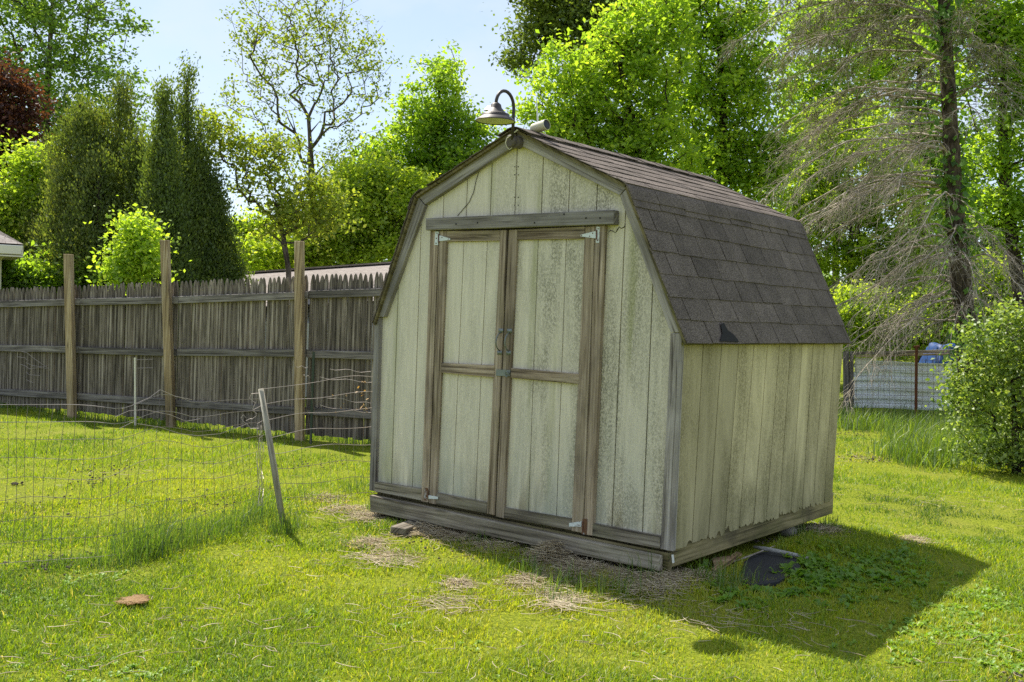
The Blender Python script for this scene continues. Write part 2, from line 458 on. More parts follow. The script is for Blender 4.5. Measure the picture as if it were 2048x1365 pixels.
def barkmat(name, a, b):
    t = NT(name)
    n_ = t.noise(t.coord('Object', (1, 1, .25)), 22, 6, .65)
    n2 = t.noise(t.coord('Object'), 3.0, 4)
    c = t.mix(t.ramp(n_, [(.38, 0.0), (.62, 1.0)]), a, b)
    c = t.mix(1.0, c, t.ramp(n2, [(.3, .7), (.7, 1.2)]), 'MULTIPLY')
    return t.done(c, .95, t.bump(n_, .7, .02), spec=.1)
B_GREY = barkmat("grey_bark", (.05, .04, .032), (.17, .14, .11))
B_SPRUCE = barkmat("spruce_bark", (.04, .03, .022), (.14, .11, .085))
B_TWIG = barkmat("dead_twig_bark", (.22, .18, .14), (.54, .47, .39))
B_DARK = barkmat("dark_bark", (.025, .02, .016), (.075, .06, .045))

def ground_mat():
    t = NT("lawn_soil")
    o = t.coord('Object')
    a = t.noise(o, .9, 6, .6); b = t.noise(t.coord('Object', (1, 1, 1), (7, 3, 0)), 55, 7, .78)
    c = t.ramp(b, [(.36, (.07, .09, .008)), (.5, (.18, .22, .014)), (.64, (.32, .33, .035))])
    c = t.mix(t.ramp(a, [(.5, 0.0), (.75, .5)]), c, (.24, .21, .06))
    s = t.noise(t.coord('Object', (1, 1, 1), (1, 9, 0)), 2.3, 6, .6)
    c = t.mix(t.ramp(s, [(.66, 0.0), (.74, .8)]), c, (.09, .065, .035))
    return t.done(c, .95, t.bump(b, .6, .03), spec=.1)
SOIL = ground_mat()
# ------------------------------------------------------------------ the shed
D = 2.41                          # depth of the shed
shed = thing("garden_shed", "pale green gambrel barn shed with double doors standing on the lawn", "shed", (0, 1.2, 0.0))
YS = .036                         # face of the siding; the trim's face is at y = 0
def quadY(pts, Y): return [onY(x, y, Y) for x, y in pts]
def board(name, pts, Y, th, mat, parent, horiz=True, tone=.5, bevel=.0025, grain=None):
    q = quadY(pts, Y); m = MB()
    g = grain if grain is not None else ((q[1]-q[0]) if horiz else (q[3]-q[0]))
    m.prism(q, (0, th, 0), g, tone)
    return m.build(name, mat, parent, bevel)

# outline of the gable (x, z) from eave to eave
GO = [(-1.232, Z0+1.242), (-.846, Z0+2.074), (-.008, Z0+2.447), (.824, Z0+2.070), (1.226, Z0+1.237)]
def gtop(x):
    xs = [p[0] for p in GO]; zs = [p[1] for p in GO]
    return float(np.interp(x, xs, zs))

# front siding: vertical strips between routed grooves
def gline(a, b):                   # two pixels on the siding -> x as a function of z
    A, B = onY(*a, YS), onY(*b, YS)
    k = (A[0]-B[0])/(A[2]-B[2])
    return lambda z: B[0]+k*(z-B[2])
gl = [gline((796.7, 571.5), (782.7, 968.5)), gline((841.9, 468), (824.6, 976))]
for x in (886.8, 933, 981, 1030, 1083, 1137, 1193):
    X_ = onY(x, 417, YS)[0]; gl.append((lambda c: (lambda z: c))(X_))
gl += [gline((1250.7, 433), (1224, 1051.6)), gline((1305, 583.5), (1285, 1064))]
def strips(m, lines, zb, ztop, x0, x1, Y, th, tones, gap=.008):
    L = [(lambda z: x0)] + lines + [(lambda z: x1)]
    for i in range(len(L)-1):
        a, b = L[i], L[i+1]
        zm = 1.4
        if b(zm)-a(zm) < .01: continue
        xa = a(zb)+gap/2; xb = b(zb)-gap/2
        top = []
        xa2 = a(ztop((a(zm))))+gap/2; xb2 = b(ztop(b(zm)))-gap/2
        xs = [xa2]+[p[0] for p in GO if xa2 < p[0] < xb2]+[xb2]
        pts = [(xa, Y, zb), (xb, Y, zb)] + [(x, Y, ztop(x)) for x in xs[::-1]]
        m.prism(pts, (0, th, 0), (0, 0, 1), tones[i % len(tones)])
m = MB()
strips(m, gl, Z0+.005, lambda x: gtop(x)-.012, -1.21, 1.205, YS, .010, [.5, .52, .5, .47, .5, .51, .5, .49, .5, .48, .46, .47])
front = m.build("front_wall", SIDING, shed)
m = MB()
m.prism([(-1.2, .047, Z0+.01), (1.195, .047, Z0+.01)]+[(x, .047, gtop(x)-.02) for x in (1.195, .824, -.008, -.846, -1.2)], (0, .006, 0), (0, 0, 1), .03)
m.build("wall_backing", SIDING, shed)

# right side wall: twelve boards with a ragged, rotting lower edge
XS = 1.205
tops = [1368, 1407, 1444, 1479, 1509, 1536, 1560, 1582, 1605, 1627, 1650, 1670, 1687]
bots = [1349, 1384, 1417, 1450, 1478, 1507, 1532, 1558, 1582, 1604, 1626, 1648, 1664]
yt = [onX(x, 688-(x-1368)*.02, XS)[1] for x in tops]; yb = [onX(x, 1097-(x-1349)*.3, XS)[1] for x in bots]
D = (yt[-1]+yb[-1])/2
zlow = [float(onX((bots[i]+bots[i+1])/2, 1097-((bots[i]+bots[i+1])/2-1349)*.298, XS)[2])+dz for i, dz in enumerate((-.01, .0, -.012, .0, .008, .0, -.008, .006, .0, .006, .0, .004))]
tn = [.28, .20, .24, .62, .68, .60, .63, .45, .52, .42, .48, .34]
m = MB()
rr = random.Random(5)
for i in range(12):
    g = .0045
    low = []
    n = 9
    for k in range(n+1):
        f = k/n
        jag = rr.choice([0, 0, .004, -.003, .012])*rr.uniform(.3, 1.2)
        if rr.random() < .12: jag += rr.uniform(.01, .035)
        low.append((XS, yb[i]+g+(yb[i+1]-yb[i]-2*g)*f, zlow[i]+jag+(.02 if k in (0, n) and rr.random() < .4 else 0)))
    pts = low+[(XS, yt[i+1]-g, Z0+1.22), (XS, yt[i]+g, Z0+1.22)]
    m.prism(pts, (-.011, 0, 0), (0, 0, 1), tn[i])
side = m.build("side_wall", SIDING_R, shed)
m = MB(); m.box((1.17, .05, Z0+.065), (1.19, D-.02, Z0+1.25), (0, 0, 1), .0)
m.build("side_backing", SIDING_R, shed)
# rotten dark edge of the front corner
m = MB(); m.prism([(1.207, .038, Z0+.0), (1.207, .052, Z0+.01), (1.207, .046, Z0+.4), (1.207, .056, Z0+.8), (1.207, .046, Z0+1.2), (1.207, .038, Z0+1.2)], (-.03, 0, 0), (0, 0, 1), .3)
m.build("corner_rot", W_RIM, shed)
# hidden walls
m = MB(); m.box((-1.215, .05, Z0), (-1.2, D, Z0+1.24), (0, 0, 1)); m.build("side_wall", SIDING, shed)
m = MB(); m.prism([(-1.2, D-.02, Z0), (1.19, D-.02, Z0)]+[(x, D-.02, gtop(x)-.02) for x in (1.19, .824, -.008, -.846, -1.2)], (0, .02, 0), (0, 0, 1))
m.build("back_wall", SIDING_R, shed)

# trim on the gable
board("corner_board", [(749, 636), (758.5, 635.5), (748.5, 983), (738, 981)], 0, .05, W_GREY, shed, False, .46)
board("corner_board", [(1341, 667), (1363.5, 667), (1345, 1103.5), (1320.5, 1098.7)], 0, .036, W_GREY, shed, False, .56)
board("rake_board", [(837, 396), (848.8, 411), (768, 634.5), (749.5, 634.5)], 0, .05, W_GREY, shed, False, .47)
board("rake_board", [(838, 394.5), (1031, 264.5), (1033.5, 289), (849.8, 409.5)], 0, .05, W_GREY, shed, True, .5)
board("rake_board", [(1033.5, 264), (1253, 374.5), (1239, 391), (1035.5, 289)], 0, .05, W_GREY, shed, True, .58)
board("rake_board", [(1239.5, 392.5), (1253.5, 376.5), (1363.5, 665.5), (1341, 665.5)], 0, .05, W_GREY, shed, False, .58)
hb = board("header_board", [(851, 437), (1227, 420), (1227, 449), (851, 461)], -.028, .062, W_GREY, shed, True, .5, .004)
board("door_jamb", [(860.5, 462), (876.2, 462), (856, 1005.5), (842, 1003.5)], 0, .036, W_BROWN, shed, False, .56)
board("door_jamb", [(1190.5, 451.5), (1209, 451), (1184, 1072), (1167, 1069.3)], 0, .036, W_BROWN, shed, False, .52)
board("base_board", [(748.8, 964), (842, 978.5), (842, 1001.5), (748.5, 983)], .002, .034, W_SILL, shed, True, .6)
board("base_board", [(1184.4, 1048), (1319.8, 1073.6), (1319.8, 1098.2), (1184, 1072)], .002, .034, W_SILL, shed, True, .5)

# floor frame and the loose sill board in front of it
m = MB(); m.box((-1.2, .012, Z0-.13), (1.2, .05, Z0-.012), (1, 0, 0), .45); m.build("floor_frame", W_RIM, shed)
m = MB(); m.box((1.165, .052, Z0-.10), (1.2, D-.0, Z0+.06), (0, 1, 0), .75); m.build("floor_frame", W_RIM, shed, .003)
m = MB(); m.box((-1.2, .052, Z0-.10), (-1.165, D, Z0-.002), (0, 1, 0), .75); m.build("floor_frame", W_RIM, shed)
m = MB(); m.box((-1.16, .06, Z0-.02), (1.16, D-.03, Z0+.0), (0, 1, 0), .2); m.build("floor", W_RIM, shed)
for xx in (-.9, .0, .95):
    m = MB(); m.box((xx-.05, .12, .0), (xx+.05, D-.05, Z0-.10), (0, 1, 0), .3); m.build("skid", W_RIM, shed)
board("sill_board", [(738.5, 991), (1318, 1113), (1318, 1143), (740, 1024)], -.05, .042, W_SILL, shed, True, .56, .004)
m = MB(); a = onY(1343, 1110, -.004); m.prism(quadY([(1343, 1110), (1346.5, 1110), (1348, 1126), (1344.5, 1127)], -.006), (0, .005, 0), (0, 0, 1)); m.build("paint_chip", WHITEP, shed)

# doors: a siding panel that carries its stiles, rails and hardware
YD = .022
def door(pts, lines, tones, lab):
    q = quadY(pts, YD); m = MB()
    xs = [q[0], q[1], q[2], q[3]]
    def edge(a, b): 
        A, B = onY(*a, YD), onY(*b, YD); k = (A[0]-B[0])/(A[2]-B[2]); return lambda z: B[0]+k*(z-B[2])
    L = [edge(pts[0], pts[3])]+[edge(a, b) for a, b in lines]+[edge(pts[1], pts[2])]
    zt = lambda f: q[0][2]; zb = min(q[2][2], q[3][2])
    for i in range(len(L)-1):
        a, b = L[i], L[i+1]; z1 = q[0][2]; z0 = zb; g = .003
        m.prism([(a(z0)+g, YD, z0), (b(z0)-g, YD, z0), (b(z1)-g, YD, z1), (a(z1)+g, YD, z1)], (0, .009, 0), (0, 0, 1), tones[i])
    A, B = L[0], L[-1]
    m.prism([(A(zb)+.003, YD+.0095, zb), (B(zb)-.003, YD+.0095, zb), (B(z1)-.003, YD+.0095, z1), (A(z1)+.003, YD+.0095, z1)], (0, .003, 0), (0, 0, 1), .03)
    o = m.build("door", SIDING, shed); o['label'] = lab
    return o
dl = door([(880, 466), (1008, 464), (984, 1024), (863, 1004)], [((928, 484), (905.6, 991.7)), ((974.7, 483), (950.8, 997.7))], [.5, .5, .48], "left shed door leaf with cleaner pale panels")
dr = door([(1024, 464), (1180, 460), (1154, 1058), (1000, 1028)], [((1076.6, 481), (1057, 1019.7)), ((1132.7, 479.6), (1113, 1027.6))], [.47, .46, .47], "right shed door leaf with dark mildew streaks")
# left leaf
board("stile", [(878.2, 462), (893.5, 462), (871, 1009.5), (858, 1007)], 0, .0215, W_BROWN, dl, False, .5)
board("stile", [(1000.3, 460.5), (1014.8, 460.5), (988.8, 1031), (973.2, 1028)], 0, .0215, W_BROWN, dl, False, .46)
board("rail", [(893.9, 461.8), (999.8, 460.8), (999.2, 482), (892.8, 484)], .003, .0185, W_BROWN, dl, True, .6)
board("rail", [(882.2, 726), (988.6, 731), (987.8, 755.8), (881.4, 745.6)], -.004, .0255, W_BROWN, dl, True, .62)
board("rail", [(872.4, 985.7), (973.8, 1005.7), (972.8, 1027.4), (871.6, 1008.4)], .003, .0185, W_SILL, dl, True, .64)
# right leaf
board("stile", [(1017.4, 460), (1034.5, 459.5), (1007, 1037.5), (991, 1033.5)], 0, .0215, W_BROWN, dr, False, .53)
board("stile", [(1169.8, 453.5), (1189.2, 452.5), (1165.8, 1067), (1142.5, 1062)], 0, .0215, W_BROWN, dr, False, .5)
board("rail", [(1034.9, 459.3), (1169.4, 453.2), (1168.6, 477.8), (1033.8, 480.3)], .003, .0185, W_BROWN, dr, True, .68)
board("rail", [(1021.6, 736.6), (1158, 748.4), (1157.2, 769), (1020.6, 756)], -.004, .0255, W_BROWN, dr, True, .56)
board("rail", [(1008.6, 1015.7), (1143.4, 1038), (1142.3, 1061.2), (1007.6, 1035.8)], .003, .0185, W_SILL, dr, True, .52)

def dots(m, pts, Y, r=.0045):
    for p in pts:
        c = onY(*p, Y); m.lathe(c, [(r, 0), (r*.8, .002), (0, .0025)], 8, (0, -1, 0), .0)
def hinge(parent, plate, strap, scr, rust, tip):
    m = MB(); T = .75-rust; pt = rust
    m.prism(quadY(plate, -.004), (0, .003, 0), (0, 0, 1), pt)
    m.prism(quadY(strap, -.005), (0, .004, 0), (1, 0, 0), pt+.2)
    cx = (plate[1][0] if tip > 0 else plate[0][0])
    zz = [plate[0][1]*.8+plate[3][1]*.2, plate[0][1]*.2+plate[3][1]*.8]
    m.tube([onY(cx, zz[0], -.006), onY(cx, zz[1], -.006)], .005, 8, T-.2)
    for p in scr: dots_in(m, p, plate[0][1])
    return m.build("hinge", HINGE, parent, 0)
def dots_in(m, p, _):
    c = onY(*p, -.0046); m.lathe(c, [(.0045, 0), (.0036, .002), (0, .0025)], 8, (0, -1, 0), .0)
hinge(dl, [(870.6, 463.5), (877.2, 463.5), (875.6, 490.8), (868.8, 490.3)], [(878.2, 471), (900, 477.3), (900, 480.3), (877.6, 483)], [(874, 467), (872.7, 477), (872, 487), (884, 475.5), (897, 478.6)], .66, 1)
hinge(dr, [(1193, 453.8), (1199.2, 454.2), (1197.8, 486.5), (1191.8, 486)], [(1160.8, 470), (1192, 462.5), (1191.2, 477.3), (1160.8, 473.2)], [(1196.2, 458), (1195, 481), (1185.5, 467), (1179.5, 473), (1163, 471.3)], .58, -1)
hinge(dl, [(849.2, 976), (855.6, 976.8), (853.8, 1002), (848, 1000.6)], [(857, 991), (876, 994.2), (875, 998.8), (856.5, 998)], [], .46, 1)
hinge(dr, [(1165, 1037.5), (1174.5, 1038.8), (1173, 1070), (1163, 1068.5)], [(1138, 1046.5), (1163, 1043.5), (1162.4, 1054), (1138, 1053.5)], [], .40, -1)
for gp in ([(874, 461), (880, 461), (861, 1007), (854.5, 1005.5)], [(1012, 460), (1020, 460), (993, 1032), (986.5, 1030.5)], [(1186.5, 452), (1193, 452), (1169, 1069), (1163.5, 1067.5)], [(866, 461.5), (1205, 449.5), (1205, 453.5), (866, 464)]):
    m = MB(); m.prism(quadY(gp, .012), (0, .005, 0), (0, 0, 1)); m.build("door_gap_shade", DARK, shed)  # solid dark strips that paint shade into the door gaps and below the header
def handle(parent, xa, ya, xb, yb_):
    m = MB()
    for (x, y) in ((xa, ya), (xb, yb_)):
        m.prism(quadY([(x-4.6, y-4.2), (x+4.6, y-4.2), (x+4.4, y+3.8), (x-4.8, y+3.8)], -.003), (0, .0025, 0), (0, 0, 1), .5)
    A = onY(xa, ya+3, -.004); B = onY(xb, yb_-4, -.004)
    pts = []
    for k in range(11):
        f = k/10; p = A*(1-f)+B*f
        pts.append((p[0]-.0, p[1]-.042*math.sin(math.pi*min(1, f*1.0))**.6, p[2]))
    m.tube(pts, .0042, 8, .5)
    return m.build("handle", ZINC, parent, smooth=True)
handle(dl, 1001.5, 662, 999, 706); handle(dr, 1019, 662.5, 1017, 706.5)
m = MB()
m.prism(quadY([(992.3, 739.5), (1020.5, 740.5), (1019.8, 753), (991.6, 752)], -.006), (0, .004, 0), (1, 0, 0), .5)
c = onY(1014, 747, -.014)
m.tube([c+np.array([.012*math.cos(a), -.003, .017*math.sin(a)-.006]) for a in np.linspace(0, 6.283, 17)], .0028, 6, .5)
m.prism(quadY([(1008.5, 745), (1018.5, 746), (1018, 748.5), (1008.3, 747.8)], -.016), (0, .010, 0), (1, 0, 0), .5)
m.build("hasp", ZINC, dl)
# nails down the centre seam and the crack beside the header
for p in [(x, y) for y in (334, 395, 411, 350) for x in (1029.5, 1036.5)]:
    m = MB(); dots(m, [p], YS-.001, .004); m.build("nail_head", DARK, shed)
for p in [(912, 448.5), (955, 446), (1069, 446), (1128, 429), (1200, 436.5), (1172, 436.5)]:
    m = MB(); dots(m, [p], -.0285, .006); m.build("nail_head", DARK, shed)
m = MB()
ck = [(1217, 465), (1221, 461.5), (1226, 463), (1231, 466), (1235, 460), (1239, 454), (1242, 457.5), (1248, 455), (1251, 449)]
m.tube([onY(x, y, YS-.001) for x, y in ck], [.001, .003, .002, .0015, .0035, .002, .002, .003, .0015], 5)
m.build("siding_crack", DARK, shed)

# roof: plywood deck with the shingles laid on it course by course
YF, YB = -.035, D+.005
eR = onY(1369, 688, YF); eL = onY(744, 648, YF)
RP = [(eL[0]-.004, eL[2]), (-.862, Z0+2.085), (-.004, Z0+2.468), (.838, Z0+2.082), (eR[0]+.004, eR[2])]
m = MB()
for i in range(4):
    a, b = RP[i], RP[i+1]
    nx, nz = -(b[1]-a[1]), (b[0]-a[0]); l = math.hypot(nx, nz); nx, nz = nx/l, nz/l
    m.prism([(a[0], YF+.012, a[1]), (b[0], YF+.012, b[1]), (b[0]-nx*.016, YF+.012, b[1]-nz*.016), (a[0]-nx*.016, YF+.012, a[1]-nz*.016)], (0, YB-YF-.016, 0), (0, 1, 0), .25)
roof = m.build("roof", W_RIM, shed)
sh = MB()
rs = random.Random(11)
def course_slope(top, bot, ncourse, lift=.006, wob=.0035):
    T = Vector((top[0], 0, top[1])); B = Vector((bot[0], 0, bot[1])); S = (T-B); L = S.length; S.normalize()
    N = Vector((-S.z, 0, S.x)) if top[0] < bot[0] else Vector((S.z, 0, -S.x))
    if N.z < 0: N = -N
    e = L/ncourse
    for c in range(ncourse):
        y = YF-rs.uniform(0, .006) - (.152 if c % 2 else 0)+rs.uniform(-.01, .01)
        while y < YB:
            y1 = y+.305
            ya, yb2 = max(y, YF-rs.uniform(0, .008)), min(y1, YB+rs.uniform(0, .006))
            if yb2-ya > .02:
                g = .0045
                lo = c*e-rs.uniform(0, wob); hi = min(L, c*e+e+.02)
                w1, w2 = rs.uniform(-wob, wob), rs.uniform(-wob, wob)
                l1 = lift+rs.uniform(-.001, .004); l2 = lift+rs.uniform(-.001, .004)
                p = [B+S*(lo+w1)+N*l1+Vector((0, ya+g, 0)), B+S*(lo+w2)+N*l2+Vector((0, yb2-g, 0)),
                     B+S*hi+N*.0015+Vector((0, yb2-g, 0)), B+S*hi+N*.0015+Vector((0, ya+g, 0))]
                sh.prism(p, N*.0045, (0, 1, 0), min(1, max(0, .5+rs.gauss(0, .11))))
            y = y1
course_slope(RP[3], RP[4], 7); course_slope(RP[2], RP[3], 7)
course_slope(RP[1], RP[0], 7); course_slope(RP[2], RP[1], 7)
def bent(center, d1, d2, l1, l2, y0, y1, lift, n=7, tone=.5):
    """a strip bent over an edge; d1/d2 directions away from the edge"""
    C = Vector((center[0], 0, center[1])); d1 = Vector((d1[0], 0, d1[1])).normalized(); d2 = Vector((d2[0], 0, d2[1])).normalized()
    out = -(d1+d2).normalized()
    p0 = C+d1*l1; p3 = C+d2*l2; rb = .05
    pts = [p0]
    a, b = C+d1*rb, C+d2*rb
    for k in range(n):
        f = k/(n-1); pts.append(a*(1-f)**2+C*2*f*(1-f)+b*f*f)
    pts.append(p3)
    q = []
    for i, p in enumerate(pts):
        dd = pts[min(i+1, len(pts)-1)]-pts[max(i-1, 0)]
        nn = Vector((-dd.z, 0, dd.x)).normalized()
        if nn.dot(out) < 0: nn = -nn
        q.append((p, nn))
    for i in range(len(q)-1):
        (p, na), (r_, nb) = q[i], q[i+1]
        A = p+na*lift; B2 = r_+nb*lift
        A2 = p+na*(lift+.006); B3 = r_+nb*(lift+.006)
        v = [Vector((k.x, y0, k.z)) for k in (A, B2, B3, A2)]; w_ = [Vector((k.x, y1, k.z)) for k in (A, B2, B3, A2)]
        fs = [[v[3], v[2], w_[2], w_[3]], [v[0], v[1], v[2], v[3]], [w_[3], w_[2], w_[1], w_[0]]]
        if i == 0: fs.append([v[0], v[3], w_[3], w_[0]])
        if i == len(q)-2: fs.append([v[1], w_[1], w_[2], v[2]])
        for f in fs: sh.face(f, [(0, 0)]*4, tone)
def dirv(a, b): return (b[0]-a[0], b[1]-a[1])
y = YF-.004
while y < YB:
    y1 = min(YB, y+.305)
    for (c_, u_, l_) in ((RP[3], RP[2], RP[4]), (RP[1], RP[2], RP[0])):
        bent(c_, dirv(c_, l_), dirv(c_, u_), .105+rs.uniform(-.006, .006), .075, y+.002, y1-.002, .009+rs.uniform(0, .003), tone=.5+rs.gauss(0, .1))
    y = y1
y = YF-.01; k = 0
while y < YB:
    y1 = min(YB, y+.15); bent((RP[2][0], RP[2][1]+.004), dirv(RP[2], RP[3]), dirv(RP[2], RP[1]), .135, .135, y, y1, .010+.004*(k % 2)+rs.uniform(0, .005), 5, .42+rs.gauss(0, .1)); y = y+.125; k += 1
shing = sh.build("shingles", SHINGLE, roof)
# torn scrap of felt near the eave
tx = [(1440, 683), (1445, 668), (1442, 648), (1448, 646), (1456, 661), (1468, 670), (1479, 684)]
def on_plane(px, py, P0, N):
    d = ray(px, py); P0 = np.array(P0); N = np.array(N); return CAM+d*(((P0-CAM)@N)/(d@N))
ss = Vector((RP[3][0]-RP[4][0], 0, RP[3][1]-RP[4][1])).normalized(); NN = (ss.z, 0, -ss.x)
m = MB(); P0 = (RP[4][0]+NN[0]*.02, 0, RP[4][1]+NN[2]*.02)
m.prism([on_plane(x, y, P0, NN) for x, y in tx], [-c*.004 for c in NN], (0, 1, 0))
m.build("felt_scrap", TAR, roof)

# ------------------------------------------------------------------ things fixed to the shed
sx = onY(1027, 240, -.06); X0 = sx[0]
lamp = thing("gooseneck_lamp", "bronze gooseneck barn lamp with bell shade above the shed gable", "lamp", onY(1024, 285, -.03))
m = MB(); c = onY(1021.5, 283, -.052)
m.lathe(c, [(0, .016), (.034, .016), (.040, .008), (.040, -.02), (.0, -.02)], 24, (0, -1, 0)); 
c2 = onY(1034, 285, -.02)
m.lathe(c2, [(0, .02), (.036, .02), (.038, .0), (.038, -.03)], 20, (0, -1, 0))
m.build("wall_plate", PLATE, lamp, smooth=False)
# bell axis: where the line of the bell meets the plane of the arm
Yb = -.06
for _ in range(60):
    if onY(992, 225, Yb)[0] < X0: Yb -= .004
bt = onY(992, 207, Yb); rim = onY(992, 243, Yb); tp = onY(1009, 183, (Yb-.06)/2)
m = MB()
pts = [onY(1026.5, 280, -.062), onY(1027, 240, -.062), onY(1027.5, 218, -.062)]
base = pts[-1]; yc = (base[1]+Yb)/2; ry = abs(base[1]-Yb)/2; rz = tp[2]-base[2]
for a in np.linspace(0, math.pi, 13)[1:]:
    zb_ = base[2] if a < math.pi/2 else bt[2]
    rz_ = tp[2]-zb_
    pts.append(np.array([X0, yc+ry*math.cos(a), zb_+rz_*math.sin(a)]))
pts = [np.array([X0, p[1], p[2]]) for p in pts]
m.tube(pts, .0105, 10); m.build("arm", LAMP_METAL, lamp, smooth=True)
H = bt[2]-rim[2]; cb = (X0, Yb, rim[2])
m = MB()
m.lathe(cb, [(.0, H+.004), (.018, H+.003), (.031, H-.008), (.036, H-.028), (.040, H-.032), (.060, H-.055), (.078, H-.066), (.084, H-.066), (.086, H-.078), (.092, H-.084), (.108, .018), (.121, .004), (.124, .0), (.122, -.002), (.118, .004)], 36)
shade = m.build("shade", LAMP_METAL, lamp, smooth=True)
m = MB(); m.lathe(cb, [(.119, .003), (.100, .018), (.08, H-.086), (.05, H-.07), (.0, H-.066)], 36)
m.build("shade_lining", LAMP_IN, lamp, smooth=True)
m = MB(); q = [(968, 220), (983, 219), (990, 211), (976, 212)]
P = [onY(x, y, Yb-.055) for x, y in q]; P[2] = onY(990, 211, Yb-.02); P[3] = onY(976, 212, Yb-.02)
nn = np.cross(P[1]-P[0], P[3]-P[0]); nn = nn/np.linalg.norm(nn)
m.prism(P, -nn*.008, P[1]-P[0]); m.build("solar_panel", SOLAR, lamp)
m = MB()
m.tube([onY(x, y, Y) for x, y, Y in ((1021, 272, -.07), (1014, 277, -.075), (1011, 286, -.078), (1014, 295, -.078), (1019, 300, -.075), (1024, 296, -.07))], .003, 6)
m.tube([onY(x, y, Y) for x, y, Y in ((1028, 266, -.06), (1034, 261, -.05), (1042, 260, .0), (1050, 263, .1), (1058, 268, .2))], .004, 6)
m.build("cable", BEIGE, lamp)
wire = MB(); wp = [(1020, 297, -.004), (1008, 305, .02), (985, 320, YS-.004), (968, 333, YS-.004), (957, 345, YS-.004), (952, 362, YS-.004), (947, 385, YS-.004), (938, 405, YS-.004), (925, 420, YS-.004), (915, 432, YS-.004)]
wire.tube([onY(*p) for p in wp], .0022, 5)
tag(wire.build("cable", CABLE), "thin dark cable drooping from the lamp across the gable", "cable")
# spotlight at the ridge
sp = thing("spotlight", "beige cylindrical spotlight with dark lens on the shed ridge", "spotlight", onY(1070, 268, .12))
ax = np.array(RT)*.72-np.array(FW)*.72+np.array([0, 0, .10]); ax = ax/np.linalg.norm(ax)
c = onY(1080, 254, .12)
m = MB(); m.lathe(c-ax*.06, [(0, 0), (.030, 0), (.033, .006), (.034, .12), (.031, .122), (.030, .112)], 28, ax); m.build("housing", BEIGE, sp, smooth=False)
m = MB(); m.lathe(c+ax*.056, [(.030, .0), (.02, .003), (0, .004)], 24, ax); m.build("lens", BLACKP, sp)
m = MB(); m.tube([c-ax*.045-np.array([0, 0, .02]), onY(1066, 268, .12), onY(1062, 272, .12)], [.014, .018, .026], 8)
m.build("bracket", BEIGE, sp)
rod = MB(); b0 = onY(1076, 262, .34); b1 = onY(1073, 196, .34)
rod.tube([(b0[0], b0[1], RP[2][1]-.0), (b0[0], b0[1], b0[2]+.02), b1], [.009, .007, .003], 8)
tag(rod.build("antenna_rod", WHITEP), "slim white rod antenna standing on the ridge behind the spotlight", "antenna")
# ------------------------------------------------------------------ ground
def in_shed(x, y, m=0.0): return (np.abs(x) < 1.2-m) & (y > .03+m) & (y < D-m)
def make_ground():
    nr, na = 90, 160
    rad = np.concatenate([np.linspace(0.5, 14, 60), np.geomspace(14.8, 600, 30)])
    ang = np.linspace(0, 2*np.pi, na, endpoint=False)
    RR, AA = np.meshgrid(rad, ang, indexing='ij')
    x = CAM[0]+RR*np.cos(AA); y = CAM[1]+RR*np.sin(AA)
    z = gz(x, y)
    V = np.stack([x, y, z], -1).reshape(-1, 3)
    V = np.vstack([V, [[CAM[0], CAM[1], 0]]])
    F = []
    for i in range(len(rad)-1):
        for j in range(na):
            j2 = (j+1) % na; F.append((i*na+j, (i+1)*na+j, (i+1)*na+j2, i*na+j2))
    o = np_obj("lawn", V, F, SOIL, smooth=True); o['kind'] = 'structure'
    me = o.data; bm = bmesh.new(); bm.from_mesh(me); bm.verts.ensure_lookup_table()
    for j in range(na): bm.faces.new((bm.verts[len(V)-1], bm.verts[j], bm.verts[(j+1) % na]))
    bm.to_mesh(me); bm.free()
    return o
def gz(x, y):
    near = np.clip(1-np.hypot(x, y-1)/14, 0, 1)
    bumps = .012*field(x, y, .55, 0)+.010*field(x, y, 1.6, 20)
    k = np.where(np.hypot(x, y-1.2) < 2.0, .35, 1.0)
    mound = .045*np.exp(-((y+.10)/.30)**2)*np.clip((1.9-np.abs(x))/.7, 0, 1)+.03*np.exp(-((x-1.3)/.3)**2)*np.clip((1.7-np.abs(y-1.1))/.6, 0, 1)
    return bumps*k - .012 + mound
make_ground()
# ------------------------------------------------------------------ stockade fence with tall posts
fb = [onZ(145, 833), onZ(343, 853), onZ(600, 880)]       # feet of the three visible posts
fd = fb[2]-fb[0]; fd[2] = 0; fd /= np.linalg.norm(fd)
fn = np.array([-fd[1], fd[0], 0])                         # away from the camera
fence = thing("stockade_fence", "grey weathered stockade fence of pointed pickets with tall square posts", "fence", fb[1])
def fplane(px, py, back=0.0):                             # pixel -> point on the fence plane
    P0 = fb[1]+fn*back; d = ray(px, py); return CAM+d*(((P0-CAM)@fn)/(d@fn))
def fs_(p): return (np.asarray(p)-fb[1])@fd               # coordinate along the fence
PB = .055+.045                                            # picket plane behind the posts' centre
top_px = [(0, 577), (139, 572), (343, 563), (470, 558), (600, 551), (745, 546)]
bot_px = [(0, 806), (145, 824), (343, 846), (470, 860), (600, 874), (735, 886)]
ts = [fs_(fplane(*p, PB)) for p in top_px]; tz = [fplane(*p, PB)[2] for p in top_px]
bs = [fs_(fplane(*p, PB)) for p in bot_px]; bz = [fplane(*p, PB)[2] for p in bot_px]
def lin(S, Zs, s):
    k = np.polyfit(S, Zs, 1); return np.interp(s, S, Zs) if S[0] <= s <= S[-1] else np.polyval(k, s)
post_s = [fs_(f) for f in fb]
sp_ = post_s[1]-post_s[0]
s0 = post_s[0]-2*2.2; s1 = post_s[2]+4.2
bays = [s0, post_s[0]-2.2, post_s[0], post_s[1], post_s[2], post_s[2]+2.3, s1]
rf = random.Random(3)
